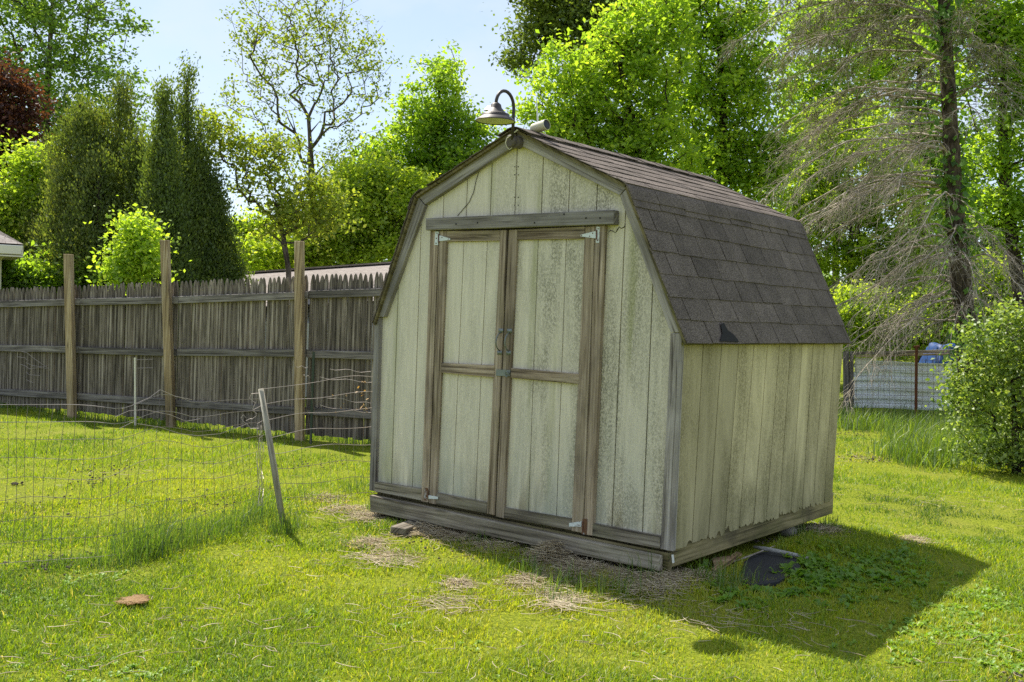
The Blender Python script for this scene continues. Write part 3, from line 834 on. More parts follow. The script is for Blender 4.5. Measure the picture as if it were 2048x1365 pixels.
for bi in range(len(bays)-1):
    m = MB(); s = bays[bi]+.01
    while s < bays[bi+1]-.02:
        wd = rf.uniform(.052, .068); zt = lin(ts, tz, s)+rf.uniform(-.012, .012); zb = max(.055, lin(bs, bz, s))+rf.uniform(-.012, .012)
        c = fb[1]+fd*s+fn*(PB+rf.uniform(-.006, .006)); lean = rf.uniform(-.006, .006)
        def P(u, z): q = c+fd*u; return (q[0]+fd[0]*lean*z, q[1]+fd[1]*lean*z, z)
        h = wd/2-.0012
        ext = fn*rf.uniform(.014, .02)
        # half-round face of a stockade picket: three flats with a pointed top
        mid = -fn*.008
        tn_ = min(.95, max(.1, rf.gauss(.5, .13)))
        m.prism([P(-h, zb), P(h, zb), P(h, zt-.10), P(h*.45, zt-.02), P(0, zt), P(-h*.45, zt-.02), P(-h, zt-.10)], ext, (0, 0, 1), tn_)
        m.prism([np.array(P(-h*.5, zb))+mid, np.array(P(h*.5, zb))+mid, np.array(P(h*.5, zt-.11))+mid, np.array(P(0, zt-.05))+mid, np.array(P(-h*.5, zt-.11))+mid], fn*.0075, (0, 0, 1), min(1, tn_+.08))
        s += wd+rf.choice([.0005, .001, .001, .002, .004])
    m.build("picket_panel", W_FENCE, fence)
rail_px = [[(0, 608), (145, 604), (343, 600), (600, 592), (745, 582)], [(0, 694), (145, 700), (343, 705), (600, 707), (745, 713)], [(0, 786), (145, 793), (343, 806), (600, 822), (735, 833)]]
for pts in rail_px:
    S = [fs_(fplane(*p, .06)) for p in pts]; Zs = [fplane(*p, .06)[2] for p in pts]
    for bi in range(len(bays)-1):
        a, b = bays[bi], bays[bi+1]
        for (u, v) in ((a+.004, b-.004),):
            pa = fb[1]+fd*u+fn*.066; pb = fb[1]+fd*v+fn*.066
            za, zb = lin(S, Zs, u)+rf.uniform(-.008, .008), lin(S, Zs, v)+rf.uniform(-.008, .008)
            m = MB(); m.beam((pa[0], pa[1], za), (pb[0], pb[1], zb), .038, .085, rf.uniform(.42, .6)); m.build("rail", W_RAIL, fence, .004)
posts = [((145, 833), (137, 509), .098), ((343, 853), (330, 481), .098), ((600, 880), (599, 483), .1)]
for (b, t, wd) in posts:
    f = onZ(*b); d = ray(*t); k = ((f-CAM)@FW)/1.0
    T = at(t[0], t[1], k)
    m = MB()
    ax1 = np.array([math.cos(.55), math.sin(.55), 0]); ax2 = np.array([-math.sin(.55), math.cos(.55), 0])
    h = wd/2*.92
    f = f-np.array([0, 0, .1])
    m.prism([f-ax1*h-ax2*h, f+ax1*h-ax2*h, f+ax1*h+ax2*h, f-ax1*h+ax2*h], T-f, (0, 0, 1), rf.uniform(.45, .6))
    m.build("post", W_POST, fence, .004)
for s in (bays[0], bays[1], bays[5], bays[6]):
    f = fb[1]+fd*s; m = MB(); m.box((f[0]-.045, f[1]-.045, -.1), (f[0]+.045, f[1]+.045, 2.2), (0, 0, 1)); m.build("post", W_POST, fence)

# ------------------------------------------------------------------ sagging wire fence
def wfence():
    root = thing("wire_fence", "sagging rusty wire mesh fence with leaning round wooden stake", "fence", onZ(568, 1055))
    # ground line and top wire, given where they meet the picture, at the depth of their own ground point
    bot = [(-120, 1150), (40, 1122), (232, 1112), (400, 1066), (530, 1018)]
    top = [(-120, 806), (0, 808), (120, 811), (200, 814), (243, 817), (275, 806), (315, 788), (348, 791), (382, 806), (430, 805), (525, 795)]
    Bw = [onZ(*p) for p in bot]
    xs = [p[0] for p in bot]
    tpx = [p[0] for p in top]
    def gpt(px): return np.array([np.interp(px, xs, [b[k] for b in Bw]) for k in range(3)])
    def depth(px): return (gpt(px)-CAM)@FW
    def tpt(px): return at(px, float(np.interp(px, tpx, [p[1] for p in top])), depth(px)+.10*math.sin(px*.021)+.05)
    rows = [0, .13, .27, .40, .53, .66, .78, .89, 1.0]
    # vertical wires lean: their foot sits left of their top on the far left, right of it near the stake
    cols = []
    px = -110
    while px < 526:
        cols.append(px); px += 21.5-8*max(0, (px-300)/226)
    wr = random.Random(4)
    def node(i, r):
        px = cols[i]; lean = np.interp(px, [-110, 0, 200, 300, 380, 526], [-30, -28, -22, -40, 14, 8])
        g = gpt(px+lean); t = tpt(px)
        f = r
        bow = math.sin(math.pi*f)
        sag = np.interp(px, [-110, 200, 290, 345, 420, 526], [0, -.02, .10, .06, -.05, 0])*math.sin(math.pi*min(1, f*1.3))*f
        p = g*(1-f)+t*f
        return p+np.array([.015*math.sin(i*.9+r*5), .015*math.cos(i*.7+r*4), sag+.006*math.sin(i*.45+r*9)])
    m = MB(); mt = MB()
    for i in range(len(cols)):
        m.tube([node(i, r) for r in rows], .0015, 4, cap=False)
    for r in rows:
        (mt if r > .85 else m).tube([node(i, r) for i in range(len(cols))], .0019 if r > .85 else .0015, 4, cap=False)
    m.build("wire_mesh", WIRE, root); mt.build("upper_wire", WIRE_L, root)
    # crumpled loose strands in front of the middle post
    m = MB()
    for (pp) in ([(243, 818), (262, 812), (300, 795), (320, 780), (350, 793), (384, 800)], [(230, 834), (258, 822), (290, 820), (340, 830), (372, 843), (400, 838)], [(238, 858), (262, 846), (272, 842)], [(275, 848), (320, 855), (360, 868), (395, 872), (440, 868), (500, 846)]):
        m.tube([at(x, y, depth(min(520, x))+.02) for x, y in pp], .0018, 4, cap=False)
    m.build("loose_strand", WIRE_L, root)
    # stake
    f = onZ(566, 1050); t = at(522, 778, (f-CAM)@FW-.04)
    m = MB(); dv = (f-t)/np.linalg.norm(f-t)
    m.tube([f+dv*.08, f*.6+t*.4+np.array([.004, 0, 0]), t], [.021, .022, .0185], 12); m.build("stake", W_PALE, root, smooth=True)
    # second run from the stake to the shed's left wall
    g0 = onZ(560, 1030); g1 = np.array([-1.24, .9, 0])
    t0 = at(524, 782, (g0-CAM)@FW); d1 = (g1-CAM)@FW
    n = 26; rows2 = [0, .12, .24, .37, .50, .63, .76, .88, 1.0]
    tz0, tz1 = t0[2], 1.06
    def nd(i, r):
        u = i/(n-1); g = g0*(1-u)+g1*u; z = tz0*(1-u)+tz1*u+.03*math.sin(u*5)
        off = (t0-g0)*(1-u)*r; off[2] = 0
        return g+off+np.array([.01*math.sin(i*1.1), .02*math.sin(i*.8+r*6), r*z+.012*math.sin(i*.55+r*8)])
    m = MB(); mt = MB()
    for i in range(n): m.tube([nd(i, r) for r in rows2], .0014, 4, cap=False)
    for r in rows2: (mt if r > .4 else m).tube([nd(i, r) for i in range(n)], .0018, 4, cap=False)
    m.build("wire_mesh", WIRE, root); mt.build("upper_wire", WIRE_L, root)
    # curled loose ends beside the stake
    m = MB()
    ds = (f-CAM)@FW
    for pp in ([(524, 786), (503, 788), (499, 797), (506, 803), (511, 806), (507, 815), (505, 822), (514, 828)], [(522, 812), (507, 820), (511, 826), (513, 832), (505, 838), (500, 838), (492, 842)], [(525, 842), (514, 848), (517, 854), (519, 857), (508, 857), (500, 858)], [(528, 870), (518, 877), (521, 884), (530, 888)], [(492, 836), (487, 830), (482, 836), (486, 843), (493, 848), (503, 858)]):
        m.tube([at(x, y, ds-.03) for x, y in pp], .002, 4, cap=False)
    for k in range(9):
        x = 518+wr.uniform(-4, 8); m.tube([at(x+wr.uniform(-3, 3), y, ds+wr.uniform(-.05, .05)) for y in range(850, 1020, 18)], .0012, 4, cap=False)
    m.build("loose_strand", WIRE_L, root)
wfence()
# an older strip of the wire stands between stake and shed at the back, by the green T post
r2 = thing("wire_fence", "old wire netting on green metal T post close to the grey stockade fence", "fence", onZ(622, 886))
m = MB(); f = onZ(621, 887); m.prism([f+np.array([-.018, 0, -.05]), f+np.array([.018, 0, -.05]), f+np.array([.018, .006, -.05]), f+np.array([-.018, .006, -.05])], (0, 0, 1.05), (0, 0, 1)); m.build("post", GREENM, r2)
dp = (f-CAM)@FW; m = MB()
for a, b in (((590, 733), (616, 735)), ((607, 752), (620, 754)), ((660, 738), (742, 745)), ((640, 756), (744, 765)), ((655, 795), (742, 808)), ((640, 812), (742, 826))):
    n = 8; m.tube([at(a[0]+(b[0]-a[0])*k/n, a[1]+(b[1]-a[1])*k/n+2.0*math.sin(k*1.3+a[0]), dp-.6) for k in range(n+1)], .0022, 4, cap=False)
m.build("loose_strand", WIRE_L, r2)
m = MB(); rl = random.Random(8); V = []; 
for k in range(26):
    x = rl.choice([729, 727, 724, 714, 690, 676, 668]) + rl.gauss(0, 5); y = rl.choice([765, 788, 795, 815, 826]) + rl.gauss(0, 5)
    c = at(x, y, dp-.6); a = rl.uniform(0, 6.28); s_ = rl.uniform(.012, .028)
    u = np.array([math.cos(a), math.sin(a), rl.uniform(-1, 1)])*s_; v = np.array([-math.sin(a), math.cos(a), rl.uniform(-1, 1)])*s_*.5
    m.face([c-u, c-v, c+u, c+v], [(0, 0)]*4, rl.random())
m.build("dry_vine", L_DEAD, r2)
# thin stakes near the fence
f = onZ(118, 826); t = at(103, 738, (f-CAM)@FW); m = MB(); m.tube([f-np.array([0, 0, .05]), t], [.03, .026], 10)
tk = thing("garden_stake", "short weathered round stake with curled wires near the tall left post", "stake", f)
m.build("stake", W_POST, tk, smooth=True)
m = MB(); ds = (f-CAM)@FW
for pp in ([(22, 702), (40, 703), (54, 706), (70, 719), (85, 729), (95, 736), (110, 735)], [(34, 714), (50, 716), (55, 722), (52, 726), (66, 732), (88, 735), (108, 726)], [(40, 729), (50, 732), (58, 738), (80, 736), (100, 738)], [(52, 744), (58, 750), (80, 752)], [(52, 760), (66, 766)], [(110, 730), (122, 731), (134, 718)]):
    m.tube([at(x, y, ds) for x, y in pp], .0035, 4, cap=False)
m.build("wire", WIRE_L, tk)
f = onZ(271, 848); t = at(270, 716, (f-CAM)@FW); m = MB(); m.tube([f-np.array([0, 0, .05]), t], [.013, .013], 8); ds = (f-CAM)@FW
tk = thing("garden_stake", "thin pale stake with short wire stubs before the fence, midway between two posts", "stake", f)
m.build("stake", WHITEPAINT, tk)
m = MB()
for y in (720, 737): m.tube([at(272, y, ds), at(306, y-1, ds)], .0035, 4, cap=False)
m.build("wire", WIRE_L, tk)

# ------------------------------------------------------------------ bits lying round the shed
m = MB()
q = [onZ(x, y, .075) for x, y in ((781, 1053), (812, 1058), (862, 1040), (836, 1034))]
m.prism(q, (0, 0, -.045), q[3]-q[0], .62)
tag(m.build("wood_block", W_SILL, None, .004), "short weathered plank end poking out from under the sill at the left", "plank")
m = MB(); q = [onZ(x, y, .05) for x, y in ((1423, 1138), (1431, 1142), (1484, 1107), (1473, 1103))]; m.prism(q, (0, 0, -.02), q[3]-q[0], .55)
tag(m.build("broken_board", W_FRESH), "long pale splintered board leaning under the shed's right side", "board", )
m = MB(); q = [onZ(x, y, .055) for x, y in ((1424, 1116), (1428, 1130), (1462, 1118), (1458, 1112))]; m.prism(q, (0, 0, -.05), q[3]-q[0], .4)
tag(m.build("broken_board", W_FRESH), "stubby broken board tucked behind the pale splintered one", "board")
m = MB(); n = 20; out = []
ol = [(1474, 1158), (1484, 1140), (1488, 1124), (1506, 1109), (1528, 1103), (1552, 1105), (1580, 1109), (1597, 1118), (1601, 1132), (1592, 1146), (1572, 1153), (1556, 1163), (1530, 1167), (1505, 1170), (1488, 1166)]
m.prism([onZ(x, y, .026) for x, y in ol], (0, 0, -.03), (1, 0, 0), .5)
tag(m.build("rubber_mat", RUBBER, None, .003), "flat black rubber sheet lying in the shed's shadow", "mat")
m = MB(); m.tube([onZ(x, y, z) for x, y, z in ((1508, 1095, .05), (1530, 1098, .06), (1560, 1104, .055), (1590, 1110, .045), (1612, 1116, .03), (1630, 1119, .02))], [.010, .014, .014, .012, .010, .006], 8)
tag(m.build("fallen_stick", BARKSTICK, None, smooth=True), "pale lichen covered stick lying across the black rubber sheet", "stick")
m = MB(); m.tube([onZ(x, y, z) for x, y, z in ((1450, 1130, .02), (1500, 1112, .05), (1550, 1092, .05))], [.005, .006, .003], 6)
tag(m.build("fallen_stick", B_TWIG, None, smooth=True), "thin brown twig crossing the edge of the black sheet", "stick")
def rock(c, r, name, label, sq=(1, 1, .7), seed=0, mat=STONE):
    bm = bmesh.new(); bmesh.ops.create_icosphere(bm, subdivisions=3, radius=1)
    g = np.random.default_rng(seed); ws = g.normal(size=(6, 3))*1.6; ph = g.uniform(0, 6, 6)
    for v in bm.verts:
        p = np.array(v.co); k = 1+.10*sum(math.sin(p@ws[i]+ph[i]) for i in range(6))/1.5
        v.co = Vector(p*k*r*np.array(sq))+Vector(c)
    me = bpy.data.meshes.new(name); bm.to_mesh(me); bm.free(); me.materials.append(mat)
    o = bpy.data.objects.new(name, me); col.objects.link(o); tag(o, label, "stone"); return o
c = onX(1572, 1063, 1.12); rock((c[0], c[1], .05), .06, "support_stone", "brown fieldstone propping the shed's right edge", (1.1, 1.0, .8), 1)
m = MB(); m.box((1.08, .06, -.02), (1.19, .2, .068), (1, 0, 0), .3); tag(m.build("support_block", W_RIM), "dark wooden block carrying the shed's front right corner", "block")
m = MB(); m.box((-1.15, .3, -.02), (-1.02, .5, .09), (1, 0, 0), .3); tag(m.build("support_block", W_RIM), "dark block deep in the gap below the shed's left end", "block")

# ------------------------------------------------------------------ right background: metal panel, wire, rusty post, boards
dpn = 17.6
def P(px, py, d=dpn): return at(px, py, d)
gzr = lambda p: np.array([p[0], p[1], 0])
pan = thing("metal_panel", "white corrugated metal panel standing behind wire by the trees", "panel", gzr(P(1810, 820)))
m = MB()
A, B = P(1709, 722), P(1935, 712); nP = -FW.copy(); nP[2] = 0; nP /= np.linalg.norm(nP)
zt, zb = A[2], P(1712, 818)[2]
rows = np.linspace(zb, zt, 61); prof = [(.028*max(-1, min(1, 2.2*math.sin((z-zb)*2*math.pi/.155)))) for z in rows]
nx = 24
for i in range(60):
    for k in range(nx):
        f0, f1 = k/nx, (k+1)/nx
        dz = lambda f: .012*math.sin(f*7)+.03*f
        m.face([A*(1-f0)+B*f0-[0, 0, A[2]*(1-f0)+B[2]*f0-rows[i]-dz(f0)]+nP*prof[i], A*(1-f1)+B*f1-[0, 0, A[2]*(1-f1)+B[2]*f1-rows[i]-dz(f1)]+nP*prof[i],
                A*(1-f1)+B*f1-[0, 0, A[2]*(1-f1)+B[2]*f1-rows[i+1]-dz(f1)]+nP*prof[i+1], A*(1-f0)+B*f0-[0, 0, A[2]*(1-f0)+B[2]*f0-rows[i+1]-dz(f0)]+nP*prof[i+1]], [(0, 0)]*4)
o = m.build("sheet", CORR, pan)
m = MB(); q = [P(1711, 717, dpn-.06), P(1743, 716, dpn-.06), P(1743, 744, dpn-.06), P(1711, 744, dpn-.06)]; m.prism(q, FW*.01, (1, 0, 0)); m.build("patch_plate", WHITEPAINT, pan)
m = MB()
m.beam(P(1705, 707), P(1935, 702), .09, .05, .6); m.build("top_rail", W_SILL, pan)
m = MB(); m.beam(P(1712, 713, dpn-.1), P(1935, 708, dpn-.1), .04, .03, .5); m.build("top_rail", W_POST, pan)
for x, w_, lab in ((1693, .09, 0), (1704, .05, 0)):
    m = MB(); a = gzr(P(x+1, 826)); m.beam(a-np.array([0, 0, .1]), P(x-1, 703), w_, .05, .5, (0, 1, 0)); m.build("board", W_RAIL, pan)
wf = thing("wire_fence", "square mesh wire on a rusty steel post before the white panel", "fence", gzr(P(1833, 828, dpn-.9)))
dq = dpn-.8
m = MB()
for x in range(1712, 1945, 11): m.tube([P(x, 707, dq), P(x+1.5, 838, dq)], .0026, 4, cap=False)
for y in (708, 718, 729, 740, 751, 763, 776, 790, 806, 822, 834): m.tube([P(x, y+(x-1712)*.02, dq) for x in (1700, 1780, 1860, 1945)], .0026, 4, cap=False)
m.build("wire_mesh", WIRE, wf)
m = MB(); a = gzr(P(1833, 828, dq-.1)); m.tube([a-np.array([0, 0, .1]), P(1833, 694, dq-.1)], .024, 8); m.tube([P(1833, 695, dq-.1)+np.array([-.04, 0, 0]), P(1833, 694, dq-.1)+np.array([.05, 0, .01])], .022, 8); m.build("post", RUST, wf)
# blue tarpaulin over a heap
def tarp():
    g = np.random.default_rng(5); N = 26; V = []; F = []
    c = gzr(P(1890, 800, 20.5)); top = at(1885, 690, 20.5)[2]
    for i in range(N):
        for j in range(N):
            u, v = i/(N-1)*2-1, j/(N-1)*2-1
            r = max(abs(u), abs(v))
            h = top*(1 if r < .55 else max(0, 1-(r-.55)/.45))**.5 if r < 1 else 0
            h += .04*math.sin(7*u+2*v)*math.cos(6*v-u)
            V.append((c[0]+RT[0]*u*.45+FW[0]*v*.6, c[1]+RT[1]*u*.45+FW[1]*v*.6, max(0, h)))
    for i in range(N-1):
        for j in range(N-1): F.append((i*N+j, (i+1)*N+j, (i+1)*N+j+1, i*N+j+1))
    o = np_obj("tarpaulin", V, F, BLUE, smooth=True); tag(o, "blue tarpaulin draped over a heap behind the white panel", "tarpaulin")
tarp()

# ------------------------------------------------------------------ neighbours
h1 = thing("house", "brown roofed neighbour's house corner at the left edge", "house", gzr(at(-250, 560, 14.6)))
dh = 14.6
a = at(47, 489, dh); rx = _r0.copy()           # eave corner
back = ray(-140, 489); back = np.array([back[0], back[1], 0]); back /= np.linalg.norm(back); rx = np.array([back[1], -back[0], 0])
L_ = 5.0
e = [a, a-rx*L_, a-rx*L_+back*6, a+back*6]
e = [np.array([p[0], p[1], a[2]]) for p in e]
rt = [e[0]-rx*3.0+back*3.0+np.array([0, 0, 1.35]), e[1]+rx*3.0+back*3+np.array([0, 0, 1.35])]
m = MB()
for f in ([e[1], e[0], rt[0], rt[1]], [e[0], e[3], rt[0]], [e[3], e[2], rt[1], rt[0]], [e[2], e[1], rt[1]]):
    d0 = (f[1]-f[0])/np.linalg.norm(f[1]-f[0]); pp = [(float((p-f[0])@d0), float(np.linalg.norm((p-f[0])-d0*((p-f[0])@d0)))) for p in f]
    m.face(f, pp)
m.build("roof", NROOF, h1)
m = MB()
m.prism([e[1]+np.array([0, 0, -.02]), e[0]+np.array([0, 0, -.02]), e[0]+np.array([0, 0, -.15])-rx*.03, e[1]+np.array([0, 0, -.15])], back*.14-back*.16, rx); m.build("gutter", WHITEPAINT, h1, .01)
m = MB(); m.prism([e[0]+np.array([0, 0, -.02]), e[3]+np.array([0, 0, -.02]), e[3]+np.array([0, 0, -.15]), e[0]+np.array([0, 0, -.15])], -rx*.1, back); m.build("fascia", WHITEPAINT, h1)
m = MB(); m.prism([e[1]+np.array([0, 0, -.16]), e[0]-rx*.0+np.array([0, 0, -.16]), e[3]+np.array([0, 0, -.16]), e[2]+np.array([0, 0, -.16])], (0, 0, -.02), rx); m.build("soffit", WHITEPAINT, h1)
wz = a[2]-.18
wl = [e[1]+rx*.4+back*.4, e[0]-rx*.45+back*.4, e[3]-rx*.45-back*.4, e[2]+rx*.4-back*.4]
m = MB(); wl2 = [np.array([p[0], p[1], -.1]) for p in wl]; m.prism(wl2, (0, 0, wz+.1), rx); m.build("wall", HOUSEWALL, h1)
q = at(4, 500, dh); m = MB(); qq = at(0, 505, dh); m.tube([at(8, 496, dh), at(6, 508, dh+.2), at(-4, 520, dh+.4), np.array([*at(-4, 520, dh+.4)[:2], 0])], .05, 8); m.build("downspout", WHITEPAINT, h1)

h2 = thing("garage", "low garage roof of faded pink brown shingles seen over the fence", "garage", gzr(at(700, 600, 19.5)))
dg = 19.5
r0_ = at(470, 549, dg+1.0); r1_ = at(1010, 512, dg-1.0); r1_ = np.array([r1_[0], r1_[1], r1_[2]])
dr_ = r1_-r0_; dr_[2] = 0; Lg = np.linalg.norm(dr_); dr_ /= Lg; ng = np.array([dr_[1], -dr_[0], 0])
zr = (r0_[2]+r1_[2])/2
tz_ = np.array([0, 0, 1.0])
e0 = r0_+ng*2.6-tz_*.8; e1 = r1_+ng*2.6-tz_*.8; b0_ = r0_-ng*2.6-tz_*.8; b1_ = r1_-ng*2.6-tz_*.8
m = MB(); m.face([e0, e1, r1_, r0_], [(0, 0), (Lg, 0), (Lg, 2.7), (0, 2.7)]); m.face([b1_, b0_, r0_, r1_], [(0, 0), (Lg, 0), (Lg, 2.7), (0, 2.7)]); m.build("roof", NROOF, h2)
m = MB(); m.beam(r0_+tz_*.015, r1_+tz_*.015, .2, .03, .6); m.build("ridge_cap", NROOF, h2)
m = MB(); ins = .2
gp = [e0-ng*ins+dr_*ins, e0*.0+r0_+dr_*ins-tz_*.06, b0_+ng*ins+dr_*ins]
base_ = [np.array([p[0], p[1], -.1]) for p in (gp[0], gp[2])]
m.prism([base_[0], gp[0]-tz_*.05, gp[1], gp[2]-tz_*.05, base_[1]], dr_*(Lg-2*ins), tz_); m.build("wall", HOUSEWALL, h2)

# overhead lines, well beyond the fence
for k, (a, b, lab) in enumerate((((380, 338, 34), (900, 432, 34), "topmost of the three overhead wires between the cedars and the thin tree"), ((380, 362, 34), (900, 404, 34), "middle of the three overhead wires between the cedars and the thin tree"), ((380, 372, 34), (900, 425, 34), "lowest of the three overhead wires between the cedars and the thin tree"))):
    pa, pb = at(*a), at(*b); dvec = pb-pa
    p0 = pa-dvec*1.2; p1 = pb+dvec*1.2; m = MB()
    m.tube([p0*(1-f)+p1*f+np.array([0, 0, -1.0*(1-(2*f-1)**2)+.9]) for f in np.linspace(0, 1, 24)], .011, 5, cap=False)
    tag(m.build("overhead_wire", WIRE_H), lab, "wire", "overhead wires")
# ------------------------------------------------------------------ trees
def seg_tubes(A, B, ra, rb, n=5):
    """frustums for many branch pieces at once"""
    A = np.asarray(A, float); B = np.asarray(B, float); M = len(A)
    d = B-A; L = np.linalg.norm(d, axis=1, keepdims=True)+1e-9; d = d/L
    h = np.where(np.abs(d[:, 2:3]) < .9, np.array([[0, 0, 1.0]]), np.array([[1.0, 0, 0]]))
    x = np.cross(d, h); x /= np.linalg.norm(x, axis=1, keepdims=True); y = np.cross(d, x)
    a = np.arange(n)*2*np.pi/n
    ring = x[:, None, :]*np.cos(a)[None, :, None]+y[:, None, :]*np.sin(a)[None, :, None]
    V0 = A[:, None, :]+ring*np.asarray(ra)[:, None, None]; V1 = (B+d*np.minimum(L*.05, .02))[:, None, :]+ring*np.asarray(rb)[:, None, None]
    V = np.concatenate([V0, V1], 1).reshape(-1, 3)
    i = np.arange(M)[:, None]*2*n; k = np.arange(n)[None, :]; k2 = (k+1) % n
    F = np.stack([i+k, i+k2, i+n+k2, i+n+k], -1).reshape(-1, 4)
    return V, F

def leaves(C, size, g, up=.35, aspect=.62, droop=0.0, out=None):
    """kite shaped leaves folded along the midrib; C: centres"""
    N = len(C)
    nrm = g.normal(size=(N, 3)); nrm[:, 2] = np.abs(nrm[:, 2])+up
    if out is not None: nrm += out
    nrm /= np.linalg.norm(nrm, axis=1, keepdims=True)
    t = g.normal(size=(N, 3)); t[:, 2] -= droop; t -= nrm*(t*nrm).sum(1, keepdims=True); t /= np.linalg.norm(t, axis=1, keepdims=True)+1e-9
    b = np.cross(nrm, t)
    s = size*g.uniform(.6, 1.35, (N, 1))
    fold = g.uniform(.0, .25, (N, 1))
    V = np.stack([C-t*s*.5, C-t*s*.05+b*s*aspect*.5+nrm*s*fold*.5, C+t*s*.5, C-t*s*.05-b*s*aspect*.5+nrm*s*fold*.5], 1)
    F = np.arange(4*N).reshape(N, 4)
    return V.reshape(-1, 3), F

def skeleton(trunk, pts, g, step=.35, rise=.9, rt=.006, pw=.5, rmax=None):
    """joins the points to the trunk, nearest first, each branch leaving at an upward angle"""
    P = [np.array(trunk[0], float)]; par = [-1]
    for k in range(1, len(trunk)):
        a, b = np.array(trunk[k-1], float), np.array(trunk[k], float); n = max(1, int(np.linalg.norm(b-a)/step))
        for j in range(1, n+1): P.append(a+(b-a)*j/n); par.append(len(P)-2)
    nt_ = len(P)
    pts = np.asarray(pts, float)
    T = np.array(P); dd = np.min(np.linalg.norm(pts[:, None]-T[None], axis=2), axis=1)
    for q in pts[np.argsort(dd)]:
        T = np.array(P); v = q-T; dist = np.linalg.norm(v, axis=1)
        cost = dist+rise*np.maximum(0, T[:, 2]-q[2]+.25*dist); cost[0] += 5
        j = int(np.argmin(cost)); a = P[j]; L = dist[j]
        n = max(1, int(L/step)); c1 = a+(q-a)*.5+np.array([0, 0, -.10*L])+g.normal(size=3)*.055*L
        last = j
        for k in range(1, n+1):
            f = k/n; p = a*(1-f)**2+2*c1*f*(1-f)+q*f*f
            P.append(p); par.append(last); last = len(P)-1
    P = np.array(P); par = np.array(par)
    cnt = np.zeros(len(P)); haskid = np.zeros(len(P), bool)
    for i in range(len(P)-1, 0, -1):
        if not haskid[i]: cnt[i] += 1
        haskid[par[i]] = True; cnt[par[i]] += cnt[i]
    r = rt*np.maximum(cnt, 1)**pw
    if rmax is not None:
        k = rmax/r[0]; r = np.maximum(r*min(1.5, max(.3, k))**(np.clip(np.log(cnt+1)/np.log(cnt[0]+1), 0, 1)), rt)
    return P, par, r, nt_

def crown_points(blobs, depth, n, g, shell=.55, low=.3):
    ar = np.array([b[2]**2.2 for b in blobs], float); ar /= ar.sum()
    k = g.choice(len(blobs), n, p=ar); out = []
    for i in k:
        px, py, rp = blobs[i][:3]; dz = blobs[i][3] if len(blobs[i]) > 3 else 0
        D_ = depth+dz; rr = rp*D_/F_PX
        v = g.normal(size=3); v /= np.linalg.norm(v); v *= rr*(g.uniform(shell if g.random() < .7 else 0, 1)**.6 if g.random() < .85 else g.uniform(1.0, 1.3))
        p = at(px, py, D_)+v
        if p[2] > low: out.append(p)
    return np.array(out)

def tree(name, label, cat, blobs, depth, trunk_px, mat, bark, ncl=260, nleaf=60, size=.10, spread=.32, seed=0, shell=.5, rt=.006, rmax=None, up=.35, group=None, tone=(.5, .2), pw=.5, foot=None, rise=.9, extra=0, step=.35, droop=.3, low=.3):
    g = np.random.default_rng(seed)
    tr = [at(x, y, depth) for x, y in trunk_px]
    f = tr[0].copy(); f[2] = 0 if foot is None else foot
    if tr[0][2] > .4: tr = [f-np.array([0, 0, .1])]+tr
    else: tr[0][2] = -.1
    pts = crown_points(blobs, depth, ncl, g, shell, low)
    P, par, r, nt_ = skeleton(tr, pts, g, step, rise, rt, pw, rmax)
    root = thing(name, label, cat, (f[0], f[1], 0), group)
    i = np.arange(1, len(P))
    V, F = seg_tubes(P[par[i]], P[i], r[par[i]]*.97*.5+r[i]*.5, r[i], 6)
    np_obj("trunk", V, F, bark, root, smooth=True)
    # leaf centres: clouds round the twig ends and along the outer twigs
    cl = pts
    if extra:
        tw = P[(r < rt*2.5)]; cl = np.vstack([pts, tw[g.choice(len(tw), min(extra, len(tw)), replace=False)]])
    nl = g.poisson(nleaf*g.uniform(.4, 1.6, len(cl)))
    C = np.repeat(cl, nl, axis=0); ct = np.repeat(g.normal(0, tone[1]*.5, len(cl)), nl)
    rad = np.repeat(g.uniform(.6, 1.3, len(cl))*spread, nl)[:, None]
    v = g.normal(size=C.shape)*np.array([1, 1, .62]); C = C+v*rad*.6
    V, F = leaves(C, size, g, up, .62, droop)
    np_obj("crown", V, F, mat, root, tone=np.clip(tone[0]+ct+g.normal(0, tone[1]*.6, len(C)), 0, 1))
    return root

# poplar far left, copper maple at the edge
tree("poplar_tree", "tall airy poplar rising behind the cedars at the left", "tree",
     [(40, 60, 110), (130, 40, 100), (215, 90, 75), (60, 200, 120), (170, 190, 100), (255, 200, 55), (120, 300, 120), (210, 300, 80), (285, 170, 30), (225, 10, 50), (-60, 100, 130), (-40, 280, 130), (20, -70, 130), (150, -70, 90), (30, 420, 110), (160, 430, 90)],
     34, [(110, 560), (100, 420), (92, 250), (100, 90), (110, -80)], L_FAR, B_GREY, 700, 46, .15, .50, 1, .35, .011, tone=(.5, .3))
tree("copper_maple", "dark red leaved maple at the left edge of the yard", "tree",
     [(5, 190, 55), (25, 260, 45), (0, 300, 50), (-60, 240, 80), (50, 265, 24), (10, 150, 22), (-50, 350, 80), (0, 370, 30)], 21,
     [(-70, 600), (-65, 450), (-60, 250)], L_RED, B_DARK, 210, 110, .09, .34, 2, .45, .008, tone=(.45, .3))
tree("young_maple", "yellow green young maple in front of the red leaved one", "tree",
     [(50, 350, 45), (85, 340, 40), (40, 430, 60), (100, 420, 50), (20, 510, 60), (90, 500, 55), (-30, 420, 60), (60, 310, 22), (140, 470, 40), (-20, 540, 60), (110, 560, 45)], 18.5,
     [(40, 640), (48, 520), (58, 380)], L_BRIGHT, B_DARK, 330, 70, .085, .33, 3, .4, .006, tone=(.42, .3))

